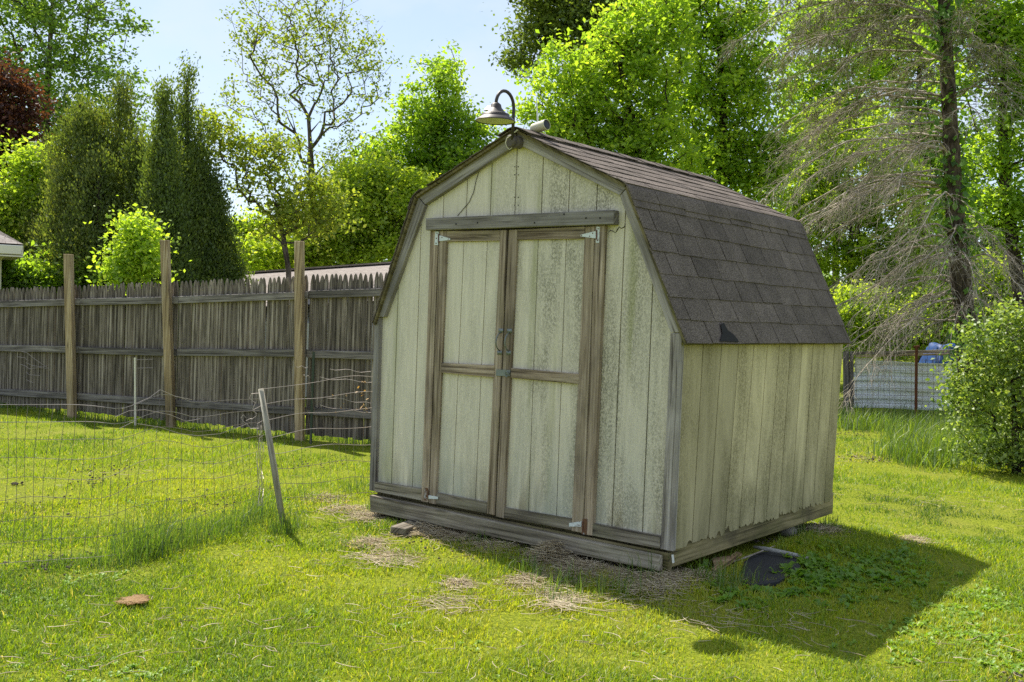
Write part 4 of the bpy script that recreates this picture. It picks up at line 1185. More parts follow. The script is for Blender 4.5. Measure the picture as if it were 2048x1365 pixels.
def cedar(name, label, tops, depth, seed, mat, dens=1.0, group=None, ex=.85):
    """arborvitae: upright sprays gathered in flame-shaped clumps round one or more leaders; tops = (px, py_top, py_foot, half width px)"""
    g = np.random.default_rng(seed); VV = []; FF = []; TT = []; tv = []; tf = []; nb = 0; kb = 0
    root = None
    for (px, p0, p1, hw, dz) in tops:
        foot = at(px, p1, depth+dz); foot[2] = 0; top = at(px, p0, depth+dz); H = top[2]; Rm = hw*(depth+dz)/F_PX
        if root is None: root = thing(name, label, "tree", foot, group)
        ax = lambda z: foot*(1-z/H)+np.array([top[0], top[1], foot[2]])*(z/H)
        n = 14; zz = np.linspace(-.1, H*.97, n); A = np.array([[*ax(max(0, z))[:2], z] for z in zz])
        V, F = seg_tubes(A[:-1], A[1:], .11*(1-zz[:-1]/H)+.012, .11*(1-zz[1:]/H)+.012, 7); tv.append(V); tf.append(F+kb); kb += len(V)
        ncl = int(520*dens*H*Rm/4)
        z = H*(1-g.uniform(0, 1, ncl)**.62)
        z = np.clip(z, .15, H*.985)
        f = z/H
        prof = np.minimum(1, 2.2*(f+.05))**.5*(1-f)**ex*(1.05+.72*ex)*(1+.16*np.sin(f*23+g.uniform(0, 6))+.10*np.sin(f*51))
        th = g.uniform(0, 2*np.pi, ncl); rad = Rm*prof*(g.uniform(.25, 1.0, ncl)**.45)*(1+.13*np.sin(3*th+f*9))
        bx = ax(0)[0]+(top[0]-foot[0])*f+np.cos(th)*rad; by = ax(0)[1]+(top[1]-foot[1])*f+np.sin(th)*rad
        cl = np.stack([bx, by, z], 1); outd = np.stack([np.cos(th), np.sin(th), np.zeros(ncl)], 1)
        # twigs from leader to clumps
        ins = np.stack([ax(0)[0]+(top[0]-foot[0])*f, ax(0)[1]+(top[1]-foot[1])*f, np.maximum(0.05, z-.45*rad)], 1)
        s_ = g.choice(ncl, ncl//3, replace=False)
        V, F = seg_tubes(ins[s_], cl[s_], np.full(len(s_), .012), np.full(len(s_), .004), 4); tv.append(V); tf.append(F+kb); kb += len(V)
        m = 150
        C = np.repeat(cl, m, axis=0)+g.normal(size=(ncl*m, 3))*np.array([.085, .085, .15])
        O = np.repeat(outd, m, axis=0)
        N = len(C)
        up_ = np.array([0, 0, 1.0])+O*.35+g.normal(size=(N, 3))*.35; up_ /= np.linalg.norm(up_, axis=1, keepdims=True)
        nr = O*.8+g.normal(size=(N, 3))*.8; b = np.cross(up_, nr); b /= np.linalg.norm(b, axis=1, keepdims=True)+1e-9
        s = g.uniform(.014, .034, (N, 1)); w_ = s*.55
        V = np.stack([C-up_*s, C+b*w_, C+up_*s*1.1, C-b*w_], 1).reshape(-1, 3)
        VV.append(V); FF.append(np.arange(4*N).reshape(N, 4)+nb); nb += len(V)
        TT.append(np.clip(.45+np.repeat(g.normal(0, .17, ncl), m)+g.normal(0, .12, N)+.05*np.repeat(f, m), 0, 1))
    np_obj("trunk", np.vstack(tv), np.vstack(tf), B_DARK, root, smooth=True)
    np_obj("crown", np.vstack(VV), np.vstack(FF), mat, root, tone=np.concatenate(TT))
    return root
cedar("white_cedar", "broad bronze topped white cedar with several stems, left of the pointed cedars", [(160, 190, 600, 84, 0), (238, 165, 600, 74, .4), (115, 310, 600, 66, .6), (275, 270, 600, 56, -.3), (200, 300, 600, 84, -.5), (195, 230, 600, 70, .5)], 17.5, 11, L_ARBB, .9, None, .6)
cedar("white_cedar", "slim pointed cedar column with dense green sides, left one of the twin spires", [(328, 172, 600, 46, 0), (308, 320, 600, 42, .2), (335, 300, 600, 46, -.2)], 16.5, 12, L_ARB, 1.2)
cedar("white_cedar", "tallest pointed cedar leaning over the fence, right one of the twin spires", [(375, 140, 600, 40, 0), (402, 250, 600, 62, .2), (425, 360, 600, 76, .2), (370, 310, 600, 66, -.2)], 17.2, 13, L_ARB, 1.2)
tree("bright_sapling", "small light green sapling between the broad cedar and the pointed cedars", "tree",
     [(268, 470, 30), (255, 515, 30), (285, 520, 30), (262, 440, 12), (245, 550, 26), (225, 540, 12), (300, 480, 12)], 14.3, [(270, 640), (272, 560), (270, 460)], L_MAPLE, B_DARK, 150, 34, .07, .22, 21, .4, .004, tone=(.7, .25))
tree("lilac_bush", "pale green bush peeping over the fence between pointed cedar and garage roof", "bush",
     [(490, 490, 36), (520, 460, 32), (470, 530, 30), (540, 510, 34), (510, 540, 30), (480, 450, 16), (450, 545, 24)], 26, [(505, 640), (508, 560), (505, 480)], L_BRIGHT, B_DARK, 200, 46, .10, .34, 51, .3, .005, tone=(.55, .3))
tree("hedge_bush", "low mixed green bush along the fence in front of the broad cedar", "bush",
     [(30, 545, 36), (90, 555, 34), (150, 560, 30), (200, 550, 34), (0, 565, 30), (220, 570, 24)], 16.6, [(110, 640), (112, 590), (115, 555)], L_MAPLE, B_DARK, 190, 40, .075, .24, 52, .3, .004, tone=(.3, .3))
# sparse spring trees
sp_bl = [(560, 60, 90), (640, 40, 90), (700, 100, 70), (520, 150, 70), (620, 160, 80), (740, 170, 55), (540, 240, 55), (690, 240, 60), (460, 200, 40), (500, 60, 45), (760, 130, 30), (600, 320, 60), (680, 330, 50), (630, -30, 80), (720, 60, 40)]
tree("leafing_tree", "tall thin tree with sparse opening leaves above the garage roof", "tree", sp_bl, 24,
     [(630, 600), (626, 420), (621, 300), (617, 235)], L_SPRING, B_GREY, 900, 4.2, .085, .22, 22, .1, .0036, .085, tone=(.5, .3), pw=.55, extra=900, rise=2.2, step=.3)
tree("leafing_tree", "low spreading tree with pale yellow leaves, trunk rising just left of the right fence post", "tree",
     [(440, 250, 45), (480, 300, 50), (430, 290, 35), (530, 330, 55), (500, 370, 40), (600, 400, 60), (560, 430, 50), (640, 380, 50), (560, 290, 35), (410, 230, 20), (620, 460, 40), (660, 440, 35)], 18,
     [(579, 640), (577, 540), (566, 470), (552, 410)], L_SPRING, B_GREY, 460, 7.5, .08, .22, 23, .15, .0038, .05, tone=(.6, .3), pw=.52, extra=420, rise=1.8)
tree("yellow_green_bush", "dense yellow green thicket over the garage roof, left of the shed", "bush",
     [(640, 470, 60), (700, 440, 70), (760, 420, 70), (600, 510, 45), (690, 510, 55), (780, 490, 60), (730, 360, 50), (800, 380, 50), (530, 520, 40), (490, 510, 30), (840, 450, 60), (560, 545, 35)], 22.5,
     [(700, 640), (705, 520), (715, 420)], L_BRIGHT, B_DARK, 580, 64, .095, .29, 24, .3, .006, tone=(.55, .3))
tree("maple_tree", "pointed maple of mid green foliage behind the shed's left roof edge", "tree",
     [(880, 160, 42), (870, 220, 62), (900, 260, 70), (840, 300, 75), (920, 330, 70), (790, 350, 70), (860, 400, 80), (750, 330, 50), (960, 270, 36), (900, 115, 22), (820, 200, 24), (840, 250, 40), (700, 390, 55), (960, 360, 60)], 25,
     [(870, 640), (872, 420), (878, 180)], L_MAPLE, B_DARK, 600, 52, .105, .30, 25, .4, .009, tone=(.5, .3))
tree("dark_hemlock", "dark green treetop with drooping limbs above the roof ridge, highest at the frame's upper edge", "tree",
     [(1060, 60, 45), (1100, 30, 50), (1040, 110, 28), (1130, 70, 40), (1170, 30, 60), (1090, -30, 60), (1190, 120, 60), (1240, 60, 70), (1230, -30, 80)], 31,
     [(1180, 640), (1180, 300), (1175, 0), (1175, -80)], L_ARB, B_DARK, 320, 90, .13, .50, 26, .3, .010, tone=(.6, .25))
tree("maple_tree", "big sunlit maple with bright leaves right of the lamp, behind the ridge", "tree",
     [(1130, 170, 80), (1200, 130, 80), (1260, 190, 90), (1100, 220, 50), (1180, 240, 80), (1310, 110, 80), (1280, 270, 80), (1150, 300, 70), (1230, 320, 80), (1060, 230, 22), (1330, 320, 80), (1250, 60, 60), (1320, 30, 70), (1070, 165, 24)], 21,
     [(1290, 640), (1285, 420), (1270, 260), (1240, 130)], L_MAPLE, B_DARK, 640, 46, .105, .27, 27, .4, .008, tone=(.62, .3))
tree("maple_tree", "second bright maple with a thin upright stem, above the far end of the roof", "tree",
     [(1420, 120, 85), (1490, 90, 75), (1460, 200, 85), (1400, 240, 80), (1500, 230, 70), (1440, 320, 80), (1510, 330, 70), (1400, 40, 70), (1470, 10, 70), (1540, 160, 45), (1370, 180, 60), (1560, 300, 55), (1400, 360, 60), (1500, 400, 70), (1340, -20, 60)], 22.5,
     [(1443, 640), (1440, 420), (1447, 250), (1440, 100), (1436, 0)], L_MAPLE, B_DARK, 680, 44, .105, .29, 28, .4, .008, tone=(.55, .3))
tree("ash_tree", "light green tree filling the space between the second maple and the spruce trunk", "tree",
     [(1600, 120, 70), (1660, 180, 70), (1720, 120, 60), (1620, 220, 70), (1700, 240, 70), (1760, 180, 50), (1580, 330, 70), (1640, 40, 60), (1780, 300, 60), (1560, 40, 30), (1690, 310, 60), (1800, 90, 50), (1590, 420, 70), (1560, 480, 60)], 28,
     [(1670, 700), (1672, 420), (1668, 150)], L_MAPLE, B_GREY, 480, 46, .12, .36, 53, .3, .007, tone=(.6, .3))
# right: understory behind the spruce
tree("understory_tree", "bright green saplings filling the gap behind the bare spruce branches", "tree",
     [(1620, 300, 75), (1700, 340, 80), (1640, 420, 80), (1740, 440, 90), (1600, 500, 70), (1700, 540, 80), (1790, 540, 80), (1680, 620, 70), (1800, 380, 70), (1760, 260, 50), (1850, 480, 60), (1770, 640, 60), (1600, 390, 60), (1650, 230, 40)], 25,
     [(1700, 720), (1700, 560), (1705, 360)], L_BRIGHT, B_DARK, 680, 54, .105, .30, 29, .35, .006, tone=(.4, .3))
tree("oak_tree", "leafy tree with a dark slanting trunk at the right edge", "tree",
     [(2000, 40, 80), (1960, 100, 60), (2050, 130, 80), (2000, 200, 70), (2070, 240, 80), (1990, 300, 60), (2060, 360, 80), (1960, 30, 60), (1860, 40, 50), (2100, 60, 100), (2010, 440, 60), (2080, 480, 70), (1900, 180, 40), (1930, 0, 60), (1970, 400, 40)], 20.5,
     [(2050, 660), (2032, 540), (2012, 380), (2005, 250), (2010, 60)], L_MAPLE, B_DARK, 480, 50, .10, .28, 30, .35, .007, .13, tone=(.45, .3))
tree("oak_tree", "pale green tree far behind the spruce trunk, seen through its upper branches", "tree",
     [(1700, 60, 60), (1780, 60, 60), (1830, 120, 60), (1740, 140, 40), (1820, 20, 70), (1640, 20, 50), (1850, 230, 60), (1830, 320, 70), (1900, 300, 60), (1920, 420, 80), (1960, 520, 80), (1880, 560, 70)], 30,
     [(1840, 700), (1842, 400), (1838, 100)], L_FAR, B_DARK, 640, 52, .135, .46, 31, .3, .009, tone=(.5, .3))
tree("understory_bush", "green brush below the spruce boughs, between the shed and the white panel", "bush",
     [(1690, 660, 45), (1740, 670, 45), (1790, 660, 50), (1840, 640, 50), (1880, 650, 45), (1660, 620, 40), (1720, 620, 50), (1940, 640, 50), (2000, 640, 60), (1990, 560, 50), (1900, 610, 40), (2040, 600, 50)], 22.5,
     [(1780, 760), (1782, 690), (1790, 640)], L_BRIGHT, B_DARK, 520, 60, .085, .28, 32, .3, .005, tone=(.55, .3))
tree("dogwood_shrub", "dark glossy leaved shrub at the right edge covering the panel's end", "shrub",
     [(1990, 700, 52), (1960, 755, 46), (2020, 770, 66), (1975, 840, 52), (2045, 870, 65), (2140, 690, 90), (2170, 800, 130), (2090, 660, 50), (2150, 900, 90), (2020, 640, 34), (1935, 715, 26), (1945, 800, 40), (2010, 900, 42), (2080, 740, 90), (2060, 660, 50), (1915, 765, 18), (2110, 860, 90), (1990, 920, 24), (2050, 925, 32), (1930, 880, 22), (1950, 915, 16), (1915, 835, 16), (1905, 800, 12), (1950, 660, 24), (2000, 640, 24), (1925, 745, 20), (2020, 940, 20), (1898, 720, 12), (1940, 660, 14), (2030, 645, 26), (1890, 840, 10), (1925, 930, 18), (1985, 950, 20), (2060, 955, 30), (1960, 890, 40), (1930, 845, 34)], 11.2,
     [(2035, 940), (2030, 860), (2025, 760)], L_SHRUB, B_DARK, 720, 34, .052, .17, 33, .2, .0035, tone=(.66, .42), step=.18, low=.05)
# a far belt of woods closes the horizon
def belt():
    g = np.random.default_rng(77); N = 42000
    px = g.uniform(-900, 3000, N); dep = g.uniform(46, 62, N)
    hgt = 4.5+1.8*np.sin(px*.011)+1.2*np.sin(px*.031+2)+.8*np.sin(px*.07)
    z = g.uniform(0, 1, N)**.8*np.maximum(1.5, hgt)
    C = np.array([at(a, 640, d) for a, d in zip(px, dep)]); C[:, 2] = z
    V, F = leaves(C, .55, g, .3)
    o = np_obj("distant_woods", V, F, L_FAR, tone=np.clip(g.normal(.35, .22, N)+.2*np.sin(px*.02), 0, 1))
    o['kind'] = 'stuff'; o['label'] = "far belt of green woods behind the yards"; o['category'] = "woods"
belt()

# ------------------------------------------------------------------ the half dead spruce
def spruce():
    g = np.random.default_rng(41); dep = 16.5
    tr = [(1938, 700), (1926, 600), (1914, 480), (1906, 360), (1900, 240), (1893, 120), (1888, 0), (1884, -160)]
    T = [at(x, y, dep) for x, y in tr]; f = T[0].copy(); f[2] = -.1; T = [f]+T
    root = thing("spruce_tree", "half dead spruce with bare drooping branches and an ivy covered trunk", "tree", (f[0], f[1], 0))
    m = MB(); rad = np.interp([p[2] for p in T], [0, T[-1][2]], [.185, .075])
    # finer trunk
    TT = []; RR_ = []
    for k in range(len(T)-1):
        for j in range(6):
            q = j/6; TT.append(T[k]*(1-q)+T[k+1]*q); RR_.append((rad[k]*(1-q)+rad[k+1]*q)*(1+.04*math.sin(k*6+j)))
    TT.append(T[-1]); RR_.append(rad[-1]); m.tube(TT, RR_, 14); m.build("trunk", B_SPRUCE, root, smooth=True)
    A, B, ra, rb = [], [], [], []; needles = []; ntone = []
    def poly(pts, r0, r1):
        for k in range(len(pts)-1):
            u, v = k/(len(pts)-1), (k+1)/(len(pts)-1)
            A.append(pts[k]); B.append(pts[k+1]); ra.append(r0*(1-u)+r1*u); rb.append(r0*(1-v)+r1*v)
    zt = np.array([p[2] for p in T])
    left = -RT.copy(); left[2] = 0; left /= np.linalg.norm(left); toward = -FW.copy(); toward[2] = 0; toward /= np.linalg.norm(toward)
    zmin, zmax = at(1920, 640, dep)[2], T[-1][2]
    levels = np.linspace(zmin+.1, zmax-.1, 40)+g.normal(0, .08, 40)
    for li, z in enumerate(levels):
        base = np.array([np.interp(z, zt, [p[k] for p in T]) for k in range(3)])
        fz = (z-zmin)/(zmax-zmin)
        for b in range(4):
            if b < 2: th = g.normal(0, .5)
            elif b == 2: th = g.uniform(.9, 2.4)
            else: th = g.uniform(-2.6, -.9)
            if b >= 2 and g.random() < (.45+.3*fz): continue
            side = abs(th) < 1.0
            th2 = th
            d = left*math.cos(th2)+toward*math.sin(th2); d /= np.linalg.norm(d)
            if side and g.random() < .22: continue
            L = (g.uniform(2.0, 3.9)*(1 if g.random() < .8 else .5) if side else g.uniform(1.0, 2.0))*(1.0 if fz > .15 else .85)
            droop = (.80-.62*fz)*L*g.uniform(.75, 1.15)*.8; lift = (.10+.12*fz)*L
            n = 14; pts = []
            w1, w2 = g.uniform(0, 6, 2)
            for k in range(n+1):
                u = k/n
                p = base+d*L*u*(1-.12*u)+np.array([0, 0, lift*math.sin(u*2.0)-droop*u**1.7])
                p = p+np.array([-d[1], d[0], 0])*.05*L*math.sin(u*4+w1)*u+np.array([0, 0, .035*math.sin(u*9+w2)+.02*math.sin(u*23+w1)])
                pts.append(p)
            poly(pts, .014+.007*L/3, .0035)
            # twigs
            nt2 = int(L*13)
            for t_ in range(nt2):
                u = g.uniform(.12, 1)**.8; k = min(n-1, int(u*n)); q = pts[k]+(pts[k+1]-pts[k])*(u*n-k)
                al = (pts[k+1]-pts[k]); al = al/np.linalg.norm(al)
                sdv = np.cross(al, [0, 0, 1]); sdv /= np.linalg.norm(sdv)
                dirn = al*g.uniform(.8, 1.3)+sdv*g.choice([-1, 1])*g.uniform(.2, 1.5)+np.array([0, 0, g.normal(-.2, .42)])
                dirn /= np.linalg.norm(dirn); l2 = g.uniform(.18, .75)*(1.15-.45*u)
                tw = [q+dirn*l2*v+np.array([0, 0, -.28*l2*v*v])+g.normal(size=3)*.012*v for v in np.linspace(0, 1, 5)]
                poly(tw, .0036, .0014)
                for _ in range(g.integers(2, 7)):
                    v = g.uniform(.25, 1); kk = min(3, int(v*4)); q2 = tw[kk]+(tw[kk+1]-tw[kk])*(v*4-kk)
                    d3 = dirn*.6+g.normal(size=3)*.55+np.array([0, 0, -.25]); d3 /= np.linalg.norm(d3); l3 = g.uniform(.06, .28)
                    e_ = q2+d3*l3; poly([q2, (q2+e_)/2+g.normal(size=3)*.01, e_+np.array([0, 0, -.03])], .0026, .0012)
                    live = (fz > .55 and g.random() < .5) or (fz > .3 and g.random() < .04)
                    if live:
                        nn_ = 16; f3 = g.uniform(0, 1, nn_)[:, None]; needles.append(q2+(e_-q2)*f3+g.normal(size=(nn_, 3))*.012)
                if fz > .55 and g.random() < .16:
                    nn_ = 26; f3 = g.uniform(0, 1, nn_)[:, None]; needles.append(tw[0]+(tw[-1]-tw[0])*f3+g.normal(size=(nn_, 3))*.02)
    V, F = seg_tubes(A, B, np.array(ra), np.array(rb), 4)
    np_obj("bare_branches", V, F, B_TWIG, root, smooth=True)
    C = np.vstack(needles); V, F = leaves(C, .042, g, .2, .3)
    np_obj("needles", V, F, L_NEEDLE, root, tone=np.clip(g.normal(.5, .25, len(C)), 0, 1))
    # ivy
    N = 2600; z = g.uniform(.2, zmax-.3, N); dens = .55+.45*np.sin(z*2.1+.5)+.3*np.sin(z*5.3)
    keep = g.random(N) < np.clip(dens, .15, 1); z = z[keep]; N = len(z)
    th = g.uniform(0, 6.283, N); bx = np.array([np.interp(z, zt, [p[k] for p in T]) for k in range(2)]).T
    rr_ = np.interp(z, zt, rad)+np.abs(g.normal(.05, .10, N))+.22*(g.random(N) < .28)*g.random(N)
    o = np.stack([np.cos(th), np.sin(th), np.zeros(N)], 1)
    C = np.stack([bx[:, 0]+o[:, 0]*rr_, bx[:, 1]+o[:, 1]*rr_, z], 1)
    V, F = leaves(C, .11, g, .1, .8, .8, o*1.2)
    np_obj("ivy", V, F, L_IVY, root, tone=np.clip(g.normal(.5, .25, N), 0, 1))
    print("spruce", len(A), len(needles))
spruce()
# ------------------------------------------------------------------ lawn blades
VIEW = math.atan2(FW[1], FW[0])
def scatter(n, d0, d1, power, half=R(37)):
    """random spots on the ground in a sector in front of the yard, density falling with distance"""
    u = rng.uniform(0, 1, n); k = 2-power
    d = (d0**k+(d1**k-d0**k)*u)**(1/k) if abs(k) > 1e-6 else d0*(d1/d0)**u
    a = VIEW+rng.uniform(-half, half, n)
    return CAM[0]+d*np.cos(a), CAM[1]+d*np.sin(a), d
def blades(x, y, h, wd, lean, bend=.5, two=True, zoff=0.0, az=None):
    """one curved blade per spot: a quad with a pointed tip"""
    N = len(x); a = rng.uniform(0, 2*np.pi, N) if az is None else az
    z = gz(x, y)-.004+zoff
    B = np.stack([x, y, z], 1); D_ = np.stack([np.cos(a), np.sin(a), np.zeros(N)], 1)
    b2 = a+rng.uniform(-.9, .9, N)+np.pi/2
    S = np.stack([np.cos(b2), np.sin(b2), np.zeros(N)], 1)*np.asarray(wd)[:, None]*.5
    h = np.asarray(h); lean = np.asarray(lean)
    U = np.array([0, 0, 1.0])
    m = B+D_*(lean*h*.35)[:, None]+U*(h*.55)[:, None]
    t = B+D_*(lean*h*(.75+bend*.5))[:, None]+U*(h*np.sqrt(np.clip(1-(lean*.75)**2, .05, 1)))[:, None]
    if two:
        V = np.stack([B-S, B+S, m+S*.85, m-S*.85, t], 1).reshape(-1, 3)
        i = np.arange(N)*5
        F = np.concatenate([np.stack([i, i+1, i+2], 1), np.stack([i, i+2, i+3], 1), np.stack([i+3, i+2, i+4], 1)])
        return V, F, 3
    V = np.stack([B-S, B+S, t], 1).reshape(-1, 3); i = np.arange(N)*3
    return V, np.stack([i, i+1, i+2], 1), 1

# bare or strawy ground: (px, py, radius m, strength)
BARE = [(700, 1020, .24, .6), (760, 1085, .22, .7), (640, 1010, .20, .5), (870, 1075, .22, .8), (960, 1100, .22, .7), (1150, 1130, .25, .7), (1260, 1165, .22, .65), (1390, 1160, .22, .6), (1730, 920, .5, .8), (1700, 860, .5, .6), (1540, 1135, .22, 1.0), (1830, 1085, .14, .6), (60, 1020, .25, .4), (200, 960, .2, .3), (420, 1010, .22, .35), (2040, 1345, .12, .7)]
BAREW = [(*onZ(px, py)[:2], r, s) for px, py, r, s in BARE]
def barefac(x, y):
    b = np.zeros_like(x)
    for bx, by, r, s in BAREW: b = np.maximum(b, s*np.exp(-((x-bx)**2+(y-by)**2)/(r*r)))
    return b
# line of uncut grass along the wire fence
WL = [onZ(px, py)[:2] for px, py in ((-150, 1150), (40, 1122), (232, 1112), (400, 1070), (530, 1020), (566, 1050))]
def linedist(x, y, pts):
    d = np.full_like(x, 9e9)
    for (a, b) in zip(pts[:-1], pts[1:]):
        ab = b-a; t = np.clip(((x-a[0])*ab[0]+(y-a[1])*ab[1])/(ab@ab), 0, 1)
        d = np.minimum(d, np.hypot(x-a[0]-t*ab[0], y-a[1]-t*ab[1]))
    return d
MATP = np.array([onZ(px, py)[:2] for px, py in ol])
def in_mat(x, y):
    r = np.zeros(x.shape, bool); n = len(MATP)
    for i in range(n):
        (xa, ya), (xb, yb_) = MATP[i], MATP[(i+1) % n]
        c = ((ya > y) != (yb_ > y)) & (x < (xb-xa)*(y-ya)/(yb_-ya+1e-12)+xa)
        r ^= c
    return r
def lawn_part(n, d0, d1, power, hs, ws, two):
    x, y, d = scatter(n, d0, d1, power)
    bf = barefac(x, y); clump = field(x, y, .11, 5)+.8*field(x, y, .3, 33)
    keep = (~in_shed(x, y, -.02)) & ~in_mat(x, y) & (rng.random(n) > bf*.85) & (rng.random(n) < np.clip(.78+.22*clump, .25, 1))
    x, y, d, bf, clump = x[keep], y[keep], d[keep], bf[keep], clump[keep]; N = len(x)
    big = field(x, y, .9, 12); mid = field(x, y, .35, 44)
    h = hs*np.clip(1+.22*clump+.12*big, .45, 1.8)*rng.uniform(.55, 1.3, N)
    h *= np.interp(d, [6, 30], [1, 1.3])
    w_ = ws*np.interp(d, [4, 8, 30], [1, 1.35, 4.2])*rng.uniform(.7, 1.4, N)
    lean = np.clip(np.abs(rng.normal(.68, .32, N)), 0, 1.2)
    V, F, k = blades(x, y, h, w_, lean, .5, two)
    tone = .45+.11*big+.08*mid+rng.normal(0, .165, N)-.05*np.clip(clump, -1, 1)
    dry = rng.random(N) < (.035+.5*bf)
    tone = np.where(dry, rng.uniform(.8, 1.0, N), np.clip(tone, 0, .8))
    return V, F, np.tile(tone, k)
parts = [lawn_part(420000, 3.4, 8.5, .9, .032, .0036, True), lawn_part(320000, 8.0, 16, 1.2, .034, .0042, False), lawn_part(140000, 15.5, 34, 1.4, .04, .0046, False)]
VV, FF, TT = [], [], []; o_ = 0
for V, F, t in parts: VV.append(V); FF.append(F+o_); TT.append(t); o_ += len(V)
o = np_obj("grass", np.vstack(VV), np.vstack(FF), G_LAWN, tone=np.concatenate(TT)); o['kind'] = 'stuff'; o['label'] = "short mown yellow green lawn grass"; o['category'] = "grass"

# ------------------------------------------------------------------ tall uncut grass
def clumps(spec):
    """spec: (px, py, radius, number, height, width)"""
    X, Y, H_, W_, L_ = [], [], [], [], []
    for px, py, r, n, h, wd in spec:
        c = onZ(px, py); 
        X.append(c[0]+rng.normal(0, r*.6, n)); Y.append(c[1]+rng.normal(0, r*.6, n))
        H_.append(h*np.where(rng.random(n) < .55, rng.uniform(.2, .6, n), rng.uniform(.6, 1.2, n))); W_.append(wd*rng.uniform(.7, 1.3, n)); L_.append(np.abs(rng.normal(.36, .28, n)))
    return [np.concatenate(k) for k in (X, Y, H_, W_, L_)]
sp_w = []
for k in range(60):
    f = k/59; px = 60+f*480; py = np.interp(px, [40, 232, 400, 530, 566], [1124, 1114, 1072, 1026, 1045])
    tall = np.interp(px, [60, 220, 250, 300, 345, 380, 450, 520], [.07, .09, .28, .34, .28, .16, .20, .24])
    sp_w.append((px+rng.normal(0, 6), py+rng.normal(0, 8), .10, int(46 if px > 225 else 30), tall, .0038))
sp_w += [(566, 1062, .10, 160, .18, .004), (580, 1050, .12, 120, .14, .004), (620, 1000, .1, 60, .1, .004), (700, 985, .12, 120, .12, .004), (735, 975, .1, 120, .13, .004)]
sp_s = [(1500, 1170, .05, 30, .14, .004), (1580, 1155, .05, 30, .1, .004), (740, 1026, .05, 60, .1, .004), (920, 1078, .06, 60, .12, .004), (1010, 1098, .07, 80, .13, .004), (1200, 1140, .08, 90, .13, .004), (1260, 1150, .07, 90, .15, .004), (1330, 1135, .05, 70, .16, .004), (1085, 1112, .07, 200, .22, .004), (1050, 1150, .10, 110, .13, .004), (1120, 1170, .12, 130, .14, .004), (960, 1095, .10, 80, .12, .004), (1300, 1165, .12, 150, .17, .004), (1350, 1150, .10, 110, .18, .004), (1420, 1175, .10, 90, .18, .004),
        (1450, 1190, .09, 90, .2, .004), (1470, 1172, .05, 40, .2, .004), (1380, 1120, .05, 60, .14, .004), (1440, 1125, .06, 60, .14, .004), (1600, 1075, .12, 120, .13, .004), (1650, 1060, .14, 150, .13, .004), (1560, 1085, .10, 80, .10, .004), (1230, 1190, .14, 130, .13, .004), (1110, 1195, .14, 110, .11, .004), (1000, 1140, .14, 100, .1, .004), (790, 1030, .06, 50, .1, .004), (850, 1050, .06, 40, .12, .004), (815, 1035, .05, 40, .12, .004)]
x, y, h, wd, ln = clumps(sp_w+sp_s)
k_ = ~in_shed(x, y, .02); x, y, h, wd, ln = x[k_], y[k_], h[k_], wd[k_], ln[k_]
V, F, k = blades(x, y, h, wd, ln, .6, True)
o = np_obj("tall_grass", V, F, G_TALL, tone=np.tile(np.clip(rng.normal(.45, .22, len(x)), 0, 1), k)); o['kind'] = 'stuff'; o['label'] = "long uncut grass along the wire fence and shed foot"; o['category'] = "grass"
sp_r = []
for k in range(120):
    px = rng.uniform(1780, 2060); py = rng.uniform(862, 935)-max(0, (1850-px))*.1
    sp_r.append((px, py, rng.uniform(.15, .4), rng.integers(25, 75), np.interp(px, [1760, 1830, 1960], [.16, .40, .32])*rng.uniform(.6, 1.15), .009))
for k in range(90):
    px = rng.uniform(1675, 1930); py = rng.uniform(826, 862); sp_r.append((px, py, .30, 40, .28, .012))
x, y, h, wd, ln = clumps(sp_r)
V, F, k = blades(x, y, h, wd, ln, .6, True)
o = np_obj("tall_grass", V, F, G_TALL, tone=np.tile(np.clip(rng.normal(.58, .22, len(x)), 0, 1), k)); o['kind'] = 'stuff'; o['label'] = "long bright grass before the shrub and white panel"; o['category'] = "grass"

# grass lining the foot of the stockade fence
sp_f = []
for s in np.arange(bays[0], bays[-1], .09):
    c = fb[1]+fd*s+fn*rng.normal(.12, .05); sp_f.append(c)
X = np.array([c[0] for c in sp_f for _ in range(26)])+rng.normal(0, .06, len(sp_f)*26); Y = np.array([c[1] for c in sp_f for _ in range(26)])+rng.normal(0, .05, len(sp_f)*26)
V, F, k = blades(X, Y, rng.uniform(.05, .16, len(X)), np.full(len(X), .010), np.abs(rng.normal(.3, .2, len(X))), .5, False)
o = np_obj("tall_grass", V, F, G_TALL, tone=np.tile(np.clip(rng.normal(.6, .2, len(X)), 0, 1), k)); o['kind'] = 'stuff'; o['label'] = "grass growing along the foot of the stockade fence"; o['category'] = "grass"

